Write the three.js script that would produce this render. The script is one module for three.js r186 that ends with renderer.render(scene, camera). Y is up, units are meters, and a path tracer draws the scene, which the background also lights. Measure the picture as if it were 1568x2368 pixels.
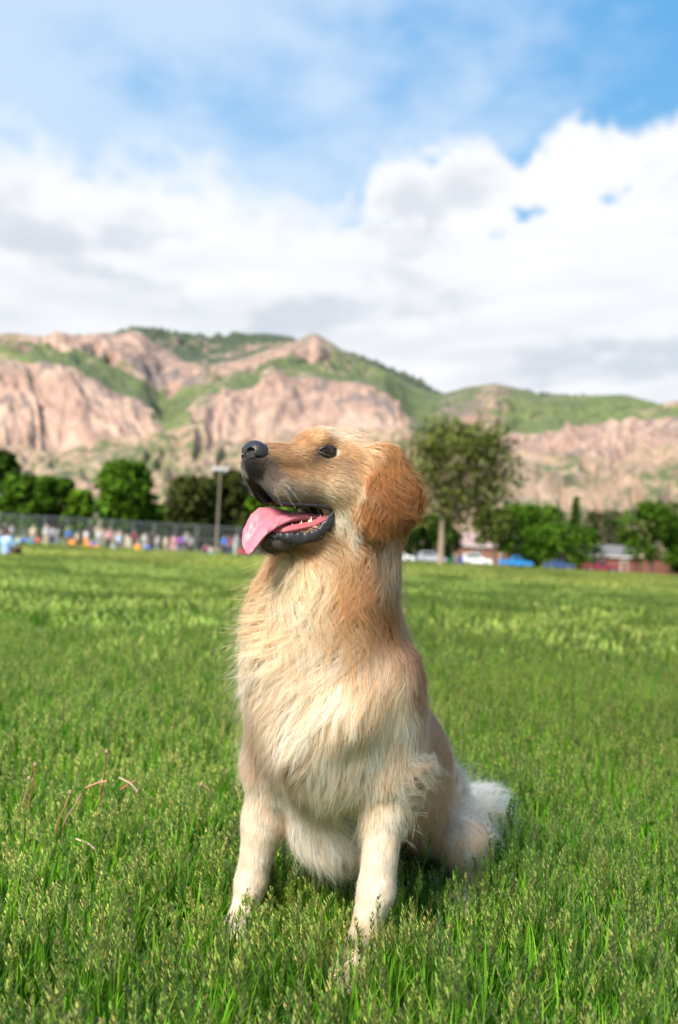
import * as THREE from 'three';
import { createNoise3D } from 'simplex-noise';
import { mergeGeometries } from 'three/addons/utils/BufferGeometryUtils.js';

// ---------------------------------------------------------------- camera
const scene = new THREE.Scene();
const F = 2302, CX = 784, CY = 1184;                       // lens in units of a 1568 x 2368 frame
const camera = new THREE.PerspectiveCamera(2 * Math.atan(CY / F) * 180 / Math.PI, 678 / 1024, 0.05, 9000);
camera.filmGauge = 36;
camera.position.set(0, 0.6, 0);
camera.rotation.set(2.44 * Math.PI / 180, 0, 3.0 * Math.PI / 180, 'YXZ');
camera.focus = 1.42;
camera.userData.fStop = 4.0;
camera.updateMatrixWorld(true);

// ---------------------------------------------------------------- sun, sky, exposure
const SUN_DIR = new THREE.Vector3(-0.40, 0.66, 0.64).normalize();
const sun = new THREE.DirectionalLight(new THREE.Color(1.0, 0.93, 0.85), 4.9);
sun.name = 'sun';
sun.position.copy(SUN_DIR).multiplyScalar(60);
sun.shadow.radius = 34;
sun.castShadow = true;
sun.shadow.mapSize.set(4096, 4096);
Object.assign(sun.shadow.camera, { left: -60, right: 60, top: 60, bottom: -60, near: 0.5, far: 200 });
scene.add(sun, sun.target);

const renderer = new THREE.WebGLRenderer({ antialias: true });
renderer.setSize(678, 1024);
renderer.shadowMap.enabled = true;
renderer.toneMapping = THREE.LinearToneMapping;
renderer.toneMappingExposure = 1.72;

// ---------------------------------------------------------------- helpers
function rng(seed) { let s = seed >>> 0; return () => { s = (s + 0x6D2B79F5) >>> 0; let t = s; t = Math.imul(t ^ (t >>> 15), t | 1); t ^= t + Math.imul(t ^ (t >>> 7), t | 61); return ((t ^ (t >>> 14)) >>> 0) / 4294967296; }; }
const noise = createNoise3D(rng(11));
const fbm = (x, y, z, o = 4, g = 0.5, l = 2.03) => { let a = 1, s = 0, n = 0; for (let i = 0; i < o; i++) { s += a * noise(x, y, z); n += a; a *= g; x *= l; y *= l; z *= l; } return s / n; };
const clamp = (x, a = 0, b = 1) => Math.min(b, Math.max(a, x));
const smooth = (a, b, x) => { const t = clamp((x - a) / (b - a)); return t * t * (3 - 2 * t); };
const lerp = (a, b, t) => a + (b - a) * t;
const curve = (pts, x) => { if (x <= pts[0][0]) return pts[0][1]; for (let i = 1; i < pts.length; i++) if (x <= pts[i][0]) { const t = (x - pts[i - 1][0]) / (pts[i][0] - pts[i - 1][0]); return lerp(pts[i - 1][1], pts[i][1], t * t * (3 - 2 * t)); } return pts[pts.length - 1][1]; };
const lin = (r, g, b) => { const c = new THREE.Color().setRGB(r / 255, g / 255, b / 255, THREE.SRGBColorSpace); return [c.r, c.g, c.b]; };
const V = (x, y, z) => new THREE.Vector3(x, y, z);
const RIGHT = V(), UPV = V(), BACK = V();
camera.matrixWorld.extractBasis(RIGHT, UPV, BACK);
// a point of the place from its place in the frame and its distance: used only to lay the place out
const P = (u, v, d) => camera.position.clone().addScaledVector(RIGHT, (u - CX) / F * d).addScaledVector(UPV, (CY - v) / F * d).addScaledVector(BACK, -d);
const onGround = (u, d, y = 0) => { const p = P(u, CY, d); const q = P(u, CY + 10, d); const t = (y - p.y) / (q.y - p.y); return P(u, CY + 10 * t, d); };
const numbers = {};
const numbered = (n) => { const k = numbers[n] = (numbers[n] ?? -1) + 1; return k ? `${n}_${String(k).padStart(3, '0')}` : n; };
const shadows = (o) => { o.traverse((c) => { if (c.isMesh) { c.castShadow = true; c.receiveShadow = true; } }); return o; };
function tag(o, label, category, group) { o.userData.label = label; o.userData.category = category; if (group) o.userData.group = group; return o; }
function add(o, name, label, category, group) { o.name = numbered(name); scene.add(o); tag(o, label, category, group); return shadows(o); }
function part(parent, name, geometry, material) { const m = new THREE.Mesh(geometry, material); m.name = name; m.castShadow = m.receiveShadow = true; parent.add(m); return m; }
function structure(name, o) { o.name = name; o.userData.kind = 'structure'; scene.add(o); return shadows(o); }
const std = (r, g, b, roughness = 0.8, more = {}) => new THREE.MeshStandardMaterial({ color: new THREE.Color().setRGB(r, g, b), roughness, ...more });
const phys = (r, g, b, roughness = 0.8, more = {}) => new THREE.MeshPhysicalMaterial({ color: new THREE.Color().setRGB(r, g, b), roughness, ...more });

// ---------------------------------------------------------------- the sky: air and clouds
{
  const W = 1600, H = 800, data = new Float32Array(W * H * 4), D = 180 / Math.PI;
  const edge = [[-60, 21], [-30, 20], [-19, 21], [-14, 20.6], [-9, 20.9], [-5, 19.6], [-2, 19.0], [0.2, 19.8], [1.2, 22.0], [3.5, 22.6], [6, 23.0], [9.5, 21.8], [10.5, 23.2], [12.2, 24.0], [14.4, 23.0], [17, 24.2], [19.5, 24.8], [25, 23], [34, 20], [60, 21]];
  const air = (el) => { const t = clamp(el / 40); return [lerp(0.326, 0.033, Math.pow(t, 0.55)), lerp(0.456, 0.199, Math.pow(t, 0.8)), lerp(0.587, 0.456, t)]; };
  for (let y = 0; y < H; y++) {
    const el = ((y + 0.5) / H - 0.5) * 180, ce = Math.cos(el / D), se = Math.sin(el / D);
    for (let x = 0; x < W; x++) {
      const th = ((x + 0.5) / W - 0.5) * 2 * Math.PI;                       // atan2(z, x)
      const dx = Math.cos(th) * ce, dz = Math.sin(th) * ce;
      let az = Math.atan2(dx, -dz) * D;                                      // 0 straight ahead
      const i = (y * W + x) * 4;
      let c = air(Math.max(el, 0));
      if (el > -6) {
        const n1 = fbm(dx * 9, se * 13, dz * 9, 6), n2 = fbm(dx * 24 + 7, se * 34, dz * 24, 5), n3 = fbm(dx * 3.1 + 3, se * 11, dz * 3.1 - 5, 5);
        const billow = 1 - Math.abs(fbm(dx * 16 + 3, se * 20, dz * 16 + 9, 5)) * 2;
        // high thin veil
        const streak = fbm(dx * 4 + se * 5 + 20, se * 9 - dx * 2, dz * 4 + 3, 6), fine = fbm(dx * 12 + se * 9, se * 21 - dx * 6, dz * 12 + 31, 5);
        const lean = clamp(0.5 - noise(dx * 1.7 + 0.35, 4.2, dz * 1.7) * 0.7 - (Math.abs(az) < 60 ? az * 0.018 : 0) + (el - 24) * 0.005, -0.2, 1.0);
        let veil = clamp(smooth(-0.55, 0.75, streak * 0.6 + fine * 0.28 + lean * 1.05 - 0.22) * 0.78 * smooth(62, 30, el) + 0.03);
        // the cumulus bank
        const inFrame = smooth(40, 22, Math.abs(az));
        const own = 20.5 + noise(dx * 2.3, 1.5, dz * 2.3) * 3.2 + noise(dx * 5.3, 7.5, dz * 5.3) * 1.5;
        const top = lerp(own, Math.abs(az) < 60 ? curve(edge, az) : own, inFrame);
        let body = top - el + n1 * 1.4 + n2 * 0.25 + (billow - 0.5) * 0.9;
        const gap = (a0, e0, ra, re, k) => { const g = Math.exp(-(((az + n1 * 2.2 + n2 * 1.2 - a0) / ra) ** 2 + ((el + n1 * 0.5 + n2 * 0.6 - e0) / re) ** 2)); body -= k * g ; };
        if (Math.abs(az) < 40) { gap(6.6, 17.9, 2.8, 0.65, 3.6); gap(3.2, 18.9, 3.0, 0.55, 3.2); gap(14.6, 20.0, 1.6, 0.6, 3.0); gap(-0.8, 20.5, 0.7, 0.6, 2.5); gap(9.5, 19.2, 1.6, 0.5, 3.5); }
        const soft = lerp(0.5, 1.6, smooth(4, -6, az)); let cum = smooth(-soft, 0.4 + soft * 1.2, body);
        // tones of the bank: bright tops, grey undersides of each billow
        const shade = clamp(0.5 + n3 * 0.75 + n1 * 0.3 + n2 * 0.12);
        const under = smooth(0.55, 1.0, shade) * smooth(0.3, 3.2, body) * smooth(2, 9, el);
        const streaks = clamp(0.5 + 0.9 * fbm(dx * 5 + 11, se * 30 - dx * 3, dz * 5, 5)) * smooth(21, 12, el) * 0.75, dim = clamp(under * 0.8 + streaks * 0.8);
        const cloud = [lerp(0.595, 0.41, dim), lerp(0.60, 0.44, dim), lerp(0.612, 0.485, dim)];
        const warm = smooth(10, 4, el) * 0.5;
        cloud[2] -= 0.04 * warm;
        const vc = [0.520, 0.568, 0.633];
        for (let k = 0; k < 3; k++) { c[k] = lerp(c[k], vc[k], veil * 0.72); c[k] = lerp(c[k], cloud[k], cum * 0.97); }
      } else c = [0.399, 0.433, 0.451];
      data[i] = c[0]; data[i + 1] = c[1]; data[i + 2] = c[2]; data[i + 3] = 1;
    }
  }
  const t = new THREE.DataTexture(data, W, H, THREE.RGBAFormat, THREE.FloatType);
  t.mapping = THREE.EquirectangularReflectionMapping; t.colorSpace = THREE.LinearSRGBColorSpace;
  t.magFilter = t.minFilter = THREE.LinearFilter; t.wrapS = THREE.RepeatWrapping; t.needsUpdate = true;
  scene.background = t; scene.environment = t;
}

// ---------------------------------------------------------------- ground and mountains
{
  const g = new THREE.CircleGeometry(7000, 96).rotateX(-Math.PI / 2);
  structure('ground', new THREE.Mesh(g, std(0.075, 0.105, 0.025, 1)));
}
{
  const rows = [
    [650, null], [1050, [[-600, 1090], [0, 1112], [150, 1104], [300, 1112], [450, 1092], [560, 1084], [900, 1100], [1130, 1090], [1300, 1128], [1568, 1150], [2200, 1170]]],
    [1450, [[-600, 1010], [0, 1046], [100, 1058], [230, 1030], [340, 1012], [370, 1003], [430, 986], [520, 1034], [650, 1016], [800, 1004], [930, 996], [1000, 1030], [1130, 1056], [1300, 1068], [1568, 1060], [2200, 1060]]],
    [1850, [[-600, 900], [-200, 850], [0, 830], [80, 825], [150, 840], [200, 870], [240, 900], [300, 912], [345, 965], [368, 990], [400, 955], [450, 912], [560, 890], [605, 858], [640, 866], [700, 865], [760, 874], [800, 880], [870, 895], [935, 975], [1000, 1000], [1060, 1022], [1130, 1012], [1250, 1000], [1400, 985], [1568, 962], [1900, 940], [2200, 960]]],
    [2250, [[-600, 870], [0, 815], [100, 815], [180, 832], [300, 884], [350, 934], [400, 918], [460, 893], [560, 872], [640, 842], [720, 852], [800, 862], [870, 882], [940, 950], [1050, 975], [1130, 962], [1250, 962], [1400, 962], [1568, 962], [2200, 970]]],
    [3000, [[-600, 820], [-300, 790], [0, 765], [60, 775], [100, 768], [150, 772], [210, 765], [240, 770], [270, 757], [300, 765], [330, 790], [400, 830], [455, 842], [520, 832], [600, 805], [650, 790], [680, 776], [700, 766], [722, 780], [780, 815], [850, 850], [930, 890], [1000, 912], [1060, 895], [1130, 886], [1190, 900], [1240, 918], [1330, 915], [1430, 912], [1500, 930], [1550, 958], [1700, 990], [2200, 1010]]],
    [3500, [[-600, 850], [0, 800], [270, 790], [700, 805], [1000, 940], [1130, 915], [1430, 940], [1700, 1010], [2200, 1030]]],
    [4200, [[-600, 830], [0, 790], [200, 790], [280, 768], [315, 762], [350, 766], [400, 780], [450, 782], [520, 780], [600, 786], [640, 790], [700, 800], [800, 828], [840, 842], [900, 868], [960, 892], [1000, 918], [1100, 960], [2200, 1030]]],
    [5200, [[-600, 1100], [2200, 1150]]],
  ];
  const dirOf = (u, v) => P(u, v, 1).sub(camera.position), U0 = -560, U1 = 2160, DU = 5, NR = 230, D0 = 650, D1 = 5200;
  const heightAt = (u, r) => { const pts = rows[r][1]; if (!pts) return 0; const lin1 = (p, x) => { for (let i = 1; i < p.length; i++) if (x <= p[i][0]) { const t = (x - p[i - 1][0]) / (p[i][0] - p[i - 1][0]); return lerp(p[i - 1][1], p[i][1], t); } return p[p.length - 1][1]; }; const d = dirOf(u, (lin1(pts, u) + lin1(pts, u - 7) + lin1(pts, u + 7)) / 3), h = Math.hypot(d.x, d.z); return 0.6 + d.y / h * rows[r][0]; };
  const ROCK = [0.34, 0.218, 0.155], ROCK2 = [0.21, 0.135, 0.102], PALE = [0.42, 0.295, 0.215], DRY = [0.33, 0.225, 0.125], GREEN = [0.088, 0.112, 0.036], BRIGHT = [0.125, 0.160, 0.040], DARKG = [0.040, 0.060, 0.030], GREY = [0.14, 0.115, 0.105];
  // how bare the slope is, by place along the range and by the band between two crests (0 base .. 7 back)
  const bareAt = [
    [[-600, 0.55], [2200, 0.55]],
    [[-600, 0.60], [0, 0.6], [300, 0.45], [480, 0.62], [700, 0.55], [930, 0.5], [1130, 0.72], [1300, 0.50], [1420, 0.70], [1568, 0.58], [2200, 0.6]],
    [[-600, 0.9], [0, 0.92], [230, 0.86], [330, 0.80], [368, 0.3], [430, 0.62], [520, 0.95], [640, 0.75], [700, 0.95], [800, 0.95], [900, 0.90], [950, 0.30], [1000, 0.2], [1100, 0.6], [1160, 0.95], [1568, 0.92], [2200, 0.9]],
    [[-600, 0.3], [0, 0.40], [60, 0.2], [200, 0.15], [330, 0.2], [380, 0.2], [520, 0.30], [600, 0.45], [680, 0.25], [800, 0.25], [950, 0.15], [1040, 0.55], [1110, 0.62], [1180, 0.2], [1400, 0.1], [1568, 0.4], [2200, 0.4]],
    [[-600, 0.7], [0, 0.66], [100, 0.74], [200, 0.9], [270, 0.95], [400, 0.9], [470, 0.66], [560, 0.72], [640, 0.70], [700, 0.78], [770, 0.40], [850, 0.3], [950, 0.2], [1060, 0.35], [1130, 0.62], [1185, 0.2], [1300, 0.12], [1500, 0.2], [1560, 0.7], [2200, 0.5]],
    [[-600, 0.4], [2200, 0.3]], [[-600, 0.05], [2200, 0.05]], [[-600, 0.05], [2200, 0.05]],
  ];
  const nc = Math.round((U1 - U0) / DU) + 1, pos = new Float32Array(nc * (NR + 1) * 3), col = new Float32Array(nc * (NR + 1) * 3), idx = [];
  for (let i = 0; i < nc; i++) {
    const u = U0 + i * DU, dr = dirOf(u, 1282), hl = Math.hypot(dr.x, dr.z), hs = rows.map((_, r) => heightAt(u, r));
    for (let j = 0; j <= NR; j++) {
      const s = j / NR * 8, r = Math.min(7, Math.floor(s)), fr = s - r, D = lerp(rows[r][0], rows[r + 1][0], fr);
      const x = dr.x / hl * D, z = dr.z / hl * D;
      let y = lerp(hs[r], hs[r + 1], r === 2 ? Math.pow(fr, 0.85) : r === 4 ? Math.pow(fr, 0.9) : fr * fr * (3 - 2 * fr) * 0.35 + fr * 0.65);
      const bandB = curve(bareAt[r], u), nextB = curve(bareAt[Math.min(7, r + 1)], u);
      const b0 = lerp(bandB, nextB, smooth(0.82, 1.0, fr));
      const crest = Math.min(1, Math.pow(Math.min(Math.abs(s - 5), 1), 1.5) + 0.04) * (s < 0.6 ? s / 0.6 : 1) * lerp(0.3, 1, smooth(0, 0.35, Math.abs(s - 3)));
      const rug = 0.45 + 0.9 * b0, wu = u + 70 * noise(u / 260, D / 700, 3) + 26 * noise(u / 80, D / 240, 6) + (D - 1850) * 0.55 * noise(u / 420, 5.1, 0.7), gul = fbm(wu / 80, D / 420, 1.7, 5), gul2 = 1 - 2.2 * Math.abs(fbm(wu / 130, D / 520, 8.2, 4)), fine = fbm(x / 26, y / 26, z / 26, 4);
      const scale = D / 1900;
      const calm = lerp(1, 0.5, smooth(1.4, 2.0, s) * smooth(3.3, 3.0, s)), big = noise(u / 230 + 0.4 * noise(u / 90, D / 500, 2), D / 420, 4.4);
      const dy = ((gul * 14 + gul2 * 22) * calm + big * (s > 3.6 ? 4 : 12) + fine * 10) * rug * scale * crest;
      y += dy;
      const push = gul * 6 * b0 * scale * crest;                          // buttresses stand forward of the gullies
      const k = (i * (NR + 1) + j) * 3;
      pos[k] = x * (1 - push / D); pos[k + 1] = Math.max(-2, y); pos[k + 2] = z * (1 - push / D);
      const n = fbm(x / 120, y / 60, z / 120, 5), n2 = fbm(wu / 42, D / 230, 5.5, 4), n3 = fbm(x / 24, y / 18, z / 24, 3);
      const bare = smooth(-0.22, 0.22, (b0 - 0.51) * 1.5 + n * 0.7 + n2 * 0.35 + n3 * 0.55 - gul * 0.10);
      const rk = [0, 1, 2].map((q) => { let c = lerp(ROCK[q], ROCK2[q], smooth(0.0, 0.55, n2 + n3 * 0.6)); c = lerp(c, PALE[q], smooth(0.05, 0.5, -n2 + n3 * 0.5 + n * 0.4)); c = lerp(c, GREY[q], 0.85 * smooth(0.08, 0.42, fbm(wu / 50 + 9, D / 300, 2.2, 4))); return r < 2 ? lerp(c, DRY[q], 0.5) : c; });
      const gn = fbm(x / 300, 3, z / 300, 3) + n3 * 0.5;
      const gr = [0, 1, 2].map((q) => { let c = lerp(GREEN[q], BRIGHT[q], smooth(-0.1, 0.5, gn + (u > 1180 && r >= 3 ? 0.25 : 0))); c = lerp(c, DARKG[q], r >= 5 ? 0.9 : 0.8 * smooth(0.12, 0.5, n3 - n * 0.4)); return c; });
      for (let q = 0; q < 3; q++) col[k + q] = lerp(gr[q], rk[q], bare);
    }
  }
  for (let i = 0; i < nc - 1; i++) for (let j = 0; j < NR; j++) { const a = i * (NR + 1) + j, b = a + NR + 1; idx.push(a, b, a + 1, b, b + 1, a + 1); }
  const g = new THREE.BufferGeometry(); g.setAttribute('position', new THREE.BufferAttribute(pos, 3)); g.setAttribute('color', new THREE.BufferAttribute(col, 3)); g.setIndex(idx); g.computeVertexNormals();
  structure('mountains', new THREE.Mesh(g, new THREE.MeshStandardMaterial({ vertexColors: true, roughness: 1, side: THREE.DoubleSide })));
}

// ---------------------------------------------------------------- the dog: one continuous skin from a distance field
const HEAD_O = P(739.5, 1110.4, 1.42), PSI = 30 * Math.PI / 180;
const HA = RIGHT.clone().multiplyScalar(-Math.cos(PSI)).addScaledVector(BACK, Math.sin(PSI));   // towards the nose
const HB = UPV.clone();
const HC = RIGHT.clone().multiplyScalar(Math.sin(PSI)).addScaledVector(BACK, Math.cos(PSI));    // towards the dog's left side
const headPoint = (a, b, c) => HEAD_O.clone().addScaledVector(HA, a / 1000).addScaledVector(HB, b / 1000).addScaledVector(HC, c / 1000);
const smin = (a, b, k) => { const h = Math.max(k - Math.abs(a - b), 0) / k; return Math.min(a, b) - h * h * k * 0.25; };
const smax = (a, b, k) => -smin(-a, -b, k);
function coneD(px, py, pz, c) {   // c: ax ay az bx by bz r1 r2
  const bx = c[3] - c[0], by = c[4] - c[1], bz = c[5] - c[2], qx = px - c[0], qy = py - c[1], qz = pz - c[2];
  let h = (qx * bx + qy * by + qz * bz) / (bx * bx + by * by + bz * bz); h = h < 0 ? 0 : h > 1 ? 1 : h;
  const x = qx - bx * h, y = qy - by * h, z = qz - bz * h;
  return Math.sqrt(x * x + y * y + z * z) - (c[6] + (c[7] - c[6]) * h);
}
function ellD(px, py, pz, e) {    // e: cx cy cz rx ry rz
  const x = px - e[0], y = py - e[1], z = pz - e[2];
  const k0 = Math.sqrt((x / e[3]) ** 2 + (y / e[4]) ** 2 + (z / e[5]) ** 2), k1 = Math.sqrt((x / e[3] ** 2) ** 2 + (y / e[4] ** 2) ** 2 + (z / e[5] ** 2) ** 2);
  return k1 < 1e-9 ? -Math.min(e[3], e[4], e[5]) : k0 * (k0 - 1) / k1;
}
const wedge = (a, b) => smax(smax(b - Math.min(-51 + 0.75 * a, -38 + Math.max(0, a - 74) * 1.0), -57 - 0.13 * a - b, 4), -a, 4);
// the head, in millimetres: a forward, b up, c to the side (mirrored)
function headField(a, b, cs) {
  const c = Math.abs(cs);
  let d = ellD(a, b, c, [-38, 25, 0, 62, 47, 48]);
  d = smin(d, ellD(a, b, c, [0, 37, 0, 38, 36, 36]), 18);
  d = smin(d, ellD(a, b, c, [12, 55, 20, 15, 12, 14]), 14);                       // brow
  d = smin(d, coneD(a, b, c, [10, 22, 0, 96, 28, 0, 28, 21]), 16);                // bridge of the muzzle
  let fl = coneD(a, b, c, [8, -10, 15, 74, -10, 11, 25, 22]);                      // flews
  fl = smin(fl, coneD(a, b, c, [74, -10, 11, 100, 12, 7, 22, 16]), 8);
  d = smin(d, fl, 12);
  d = smin(d, ellD(a, b, c, [-22, -10, 30, 36, 34, 24]), 20);                      // cheek
  d = smax(d, -ellD(a, b, c, [8, 38.8, 55, 15, 9.4, 21]), 7);                          // eye socket
  // lower jaw
  let j = coneD(a, b, c, [-30, -46, 12, 20, -76, 14, 27, 17]);
  j = smin(j, coneD(a, b, c, [20, -76, 14, 78, -86, 6, 17, 13]), 8);
  d = smin(d, j, 14);
  // mouth: the hollow between the flews and the gap above the lower jaw
  let m = coneD(a, b, c, [16, -34, 0, 112, -16, 0, 14, 13]);
  m = smin(m, coneD(a, b, c, [30, -58, 0, 112, -70, 0, 11, 9]), 6);
  m = Math.min(m, wedge(a, b));
  d = smax(d, -m, 3);
  // ears
  let e = ellD(a, b, c, [-72, 34, 51, 25, 16, 10]);
  e = smin(e, ellD(a, b, c, [-76, 4, 58, 34, 36, 6]), 14);
  e = smin(e, ellD(a, b, c, [-74, -28, 60, 40, 32, 6]), 14);
  e = smin(e, ellD(a, b, c, [-50, -48, 60, 20, 26, 5.5]), 12);
  e = smin(e, ellD(a, b, c, [-108, -34, 56, 22, 24, 6]), 12);
  return smin(d, e, 9);
}
const bodyPrims = [];
const cone = (p, r1, q, r2, k) => bodyPrims.push({ k, m: p.clone().add(q).multiplyScalar(0.5), R: p.distanceTo(q) / 2 + Math.max(r1, r2), c: [p.x, p.y, p.z, q.x, q.y, q.z, r1, r2] });
const ball = (p, rx, ry, rz, k) => bodyPrims.push({ k, m: p.clone(), R: Math.max(rx, ry, rz), e: [p.x, p.y, p.z, rx, ry, rz] });
// trunk
cone(P(835, 1150, 1.47), 0.066, P(764, 1390, 1.475), 0.076, 0.05);
cone(P(764, 1390, 1.475), 0.076, P(768, 1560, 1.49), 0.090, 0.06);
cone(P(718, 1270, 1.44), 0.036, P(702, 1420, 1.45), 0.034, 0.05);
ball(P(772, 1640, 1.50), 0.094, 0.135, 0.112, 0.07);
ball(P(668, 1510, 1.46), 0.036, 0.070, 0.050, 0.06);
cone(P(800, 1650, 1.54), 0.104, P(880, 1770, 1.70), 0.096, 0.08);
cone(P(880, 1770, 1.70), 0.096, P(915, 1885, 1.85), 0.092, 0.08);
cone(P(845, 1420, 1.56), 0.038, P(862, 1560, 1.62), 0.060, 0.06);
ball(P(758, 1860, 1.58), 0.066, 0.064, 0.078, 0.05);
cone(P(905, 1550, 1.455), 0.022, P(800, 1640, 1.395), 0.026, 0.030);
cone(P(800, 1640, 1.395), 0.026, P(705, 1715, 1.415), 0.022, 0.035);
ball(P(765, 1925, 1.57), 0.050, 0.040, 0.055, 0.04);
// fore legs
cone(P(868, 1590, 1.47), 0.052, P(890, 1770, 1.47), 0.045, 0.05);
cone(P(896, 1770, 1.465), 0.036, P(892, 1870, 1.455), 0.026, 0.03);
cone(P(892, 1870, 1.455), 0.026, P(870, 2060, 1.42), 0.0225, 0.02);
cone(P(870, 2060, 1.42), 0.0225, P(838, 2180, 1.395), 0.0195, 0.015);
cone(P(832, 2195, 1.39), 0.020, P(800, 2250, 1.345), 0.021, 0.012);
cone(P(672, 1590, 1.56), 0.050, P(638, 1770, 1.575), 0.039, 0.05);
cone(P(632, 1770, 1.575), 0.036, P(610, 1900, 1.57), 0.029, 0.03);
cone(P(610, 1900, 1.57), 0.029, P(580, 2040, 1.55), 0.021, 0.02);
cone(P(580, 2040, 1.55), 0.021, P(563, 2120, 1.53), 0.019, 0.015);
cone(P(560, 2130, 1.525), 0.020, P(540, 2165, 1.48), 0.021, 0.012);
for (const [u, v, d] of [[770, 2268, 1.335], [788, 2276, 1.325], [808, 2276, 1.325], [826, 2266, 1.34]]) ball(P(u, v, d), 0.010, 0.011, 0.013, 0.008);
for (const [u, v, d] of [[520, 2172, 1.47], [534, 2178, 1.46], [550, 2178, 1.46], [564, 2170, 1.475]]) ball(P(u, v, d), 0.010, 0.011, 0.013, 0.008);
// hind legs
cone(P(980, 1880, 1.78), 0.072, P(1062, 1945, 1.70), 0.034, 0.05);
cone(P(1066, 1945, 1.70), 0.030, P(1076, 2050, 1.70), 0.020, 0.03);
cone(P(1080, 2085, 1.70), 0.022, P(1066, 2100, 1.60), 0.022, 0.02);
cone(P(800, 1880, 1.93), 0.075, P(826, 1915, 1.83), 0.042, 0.05);
cone(P(826, 1915, 1.83), 0.036, P(822, 2010, 1.83), 0.024, 0.03);
cone(P(822, 2040, 1.83), 0.022, P(800, 2060, 1.73), 0.022, 0.02);
// tail
cone(P(985, 1950, 1.94), 0.030, P(1065, 1890, 2.02), 0.034, 0.03);
cone(P(1065, 1890, 2.02), 0.034, P(1112, 1878, 2.0), 0.028, 0.03);

const hInv = [HA.toArray(), HB.toArray(), HC.toArray()];
function dogField(x, y, z) {
  let d = 1e3;
  for (const p of bodyPrims) { const mx = x - p.m.x, my = y - p.m.y, mz = z - p.m.z, far = d + p.k + p.R; if (mx * mx + my * my + mz * mz > far * far) continue; d = smin(d, p.c ? coneD(x, y, z, p.c) : ellD(x, y, z, p.e), p.k); }
  const qx = x - HEAD_O.x, qy = y - HEAD_O.y, qz = z - HEAD_O.z, far = Math.sqrt(qx * qx + qy * qy + qz * qz);
  if (far > 0.26) return d;
  const a = (qx * hInv[0][0] + qy * hInv[0][1] + qz * hInv[0][2]) * 1000, b = (qx * hInv[1][0] + qy * hInv[1][1] + qz * hInv[1][2]) * 1000, c = (qx * hInv[2][0] + qy * hInv[2][1] + qz * hInv[2][2]) * 1000;
  const h = headField(a, b, c) / 1000;
  // the throat joins behind the jaw only
  const k = 0.012 + 0.030 * smooth(20, -50, a);
  const m = smax(d, -((wedge(a, b) - 2) / 1000), 0.006);
  return smin(m, h, k);
}
function headLocal(p) { const q = p.clone().sub(HEAD_O); return [q.dot(HA) * 1000, q.dot(HB) * 1000, q.dot(HC) * 1000]; }
function gradient(x, y, z, out, e = 0.002) {
  const a = dogField(x + e, y - e, z - e), b = dogField(x - e, y - e, z + e), c = dogField(x - e, y + e, z - e), d = dogField(x + e, y + e, z + e);
  out.set(a - b - c + d, -a - b + c + d, -a + b - c + d); return out.normalize();
}
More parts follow.
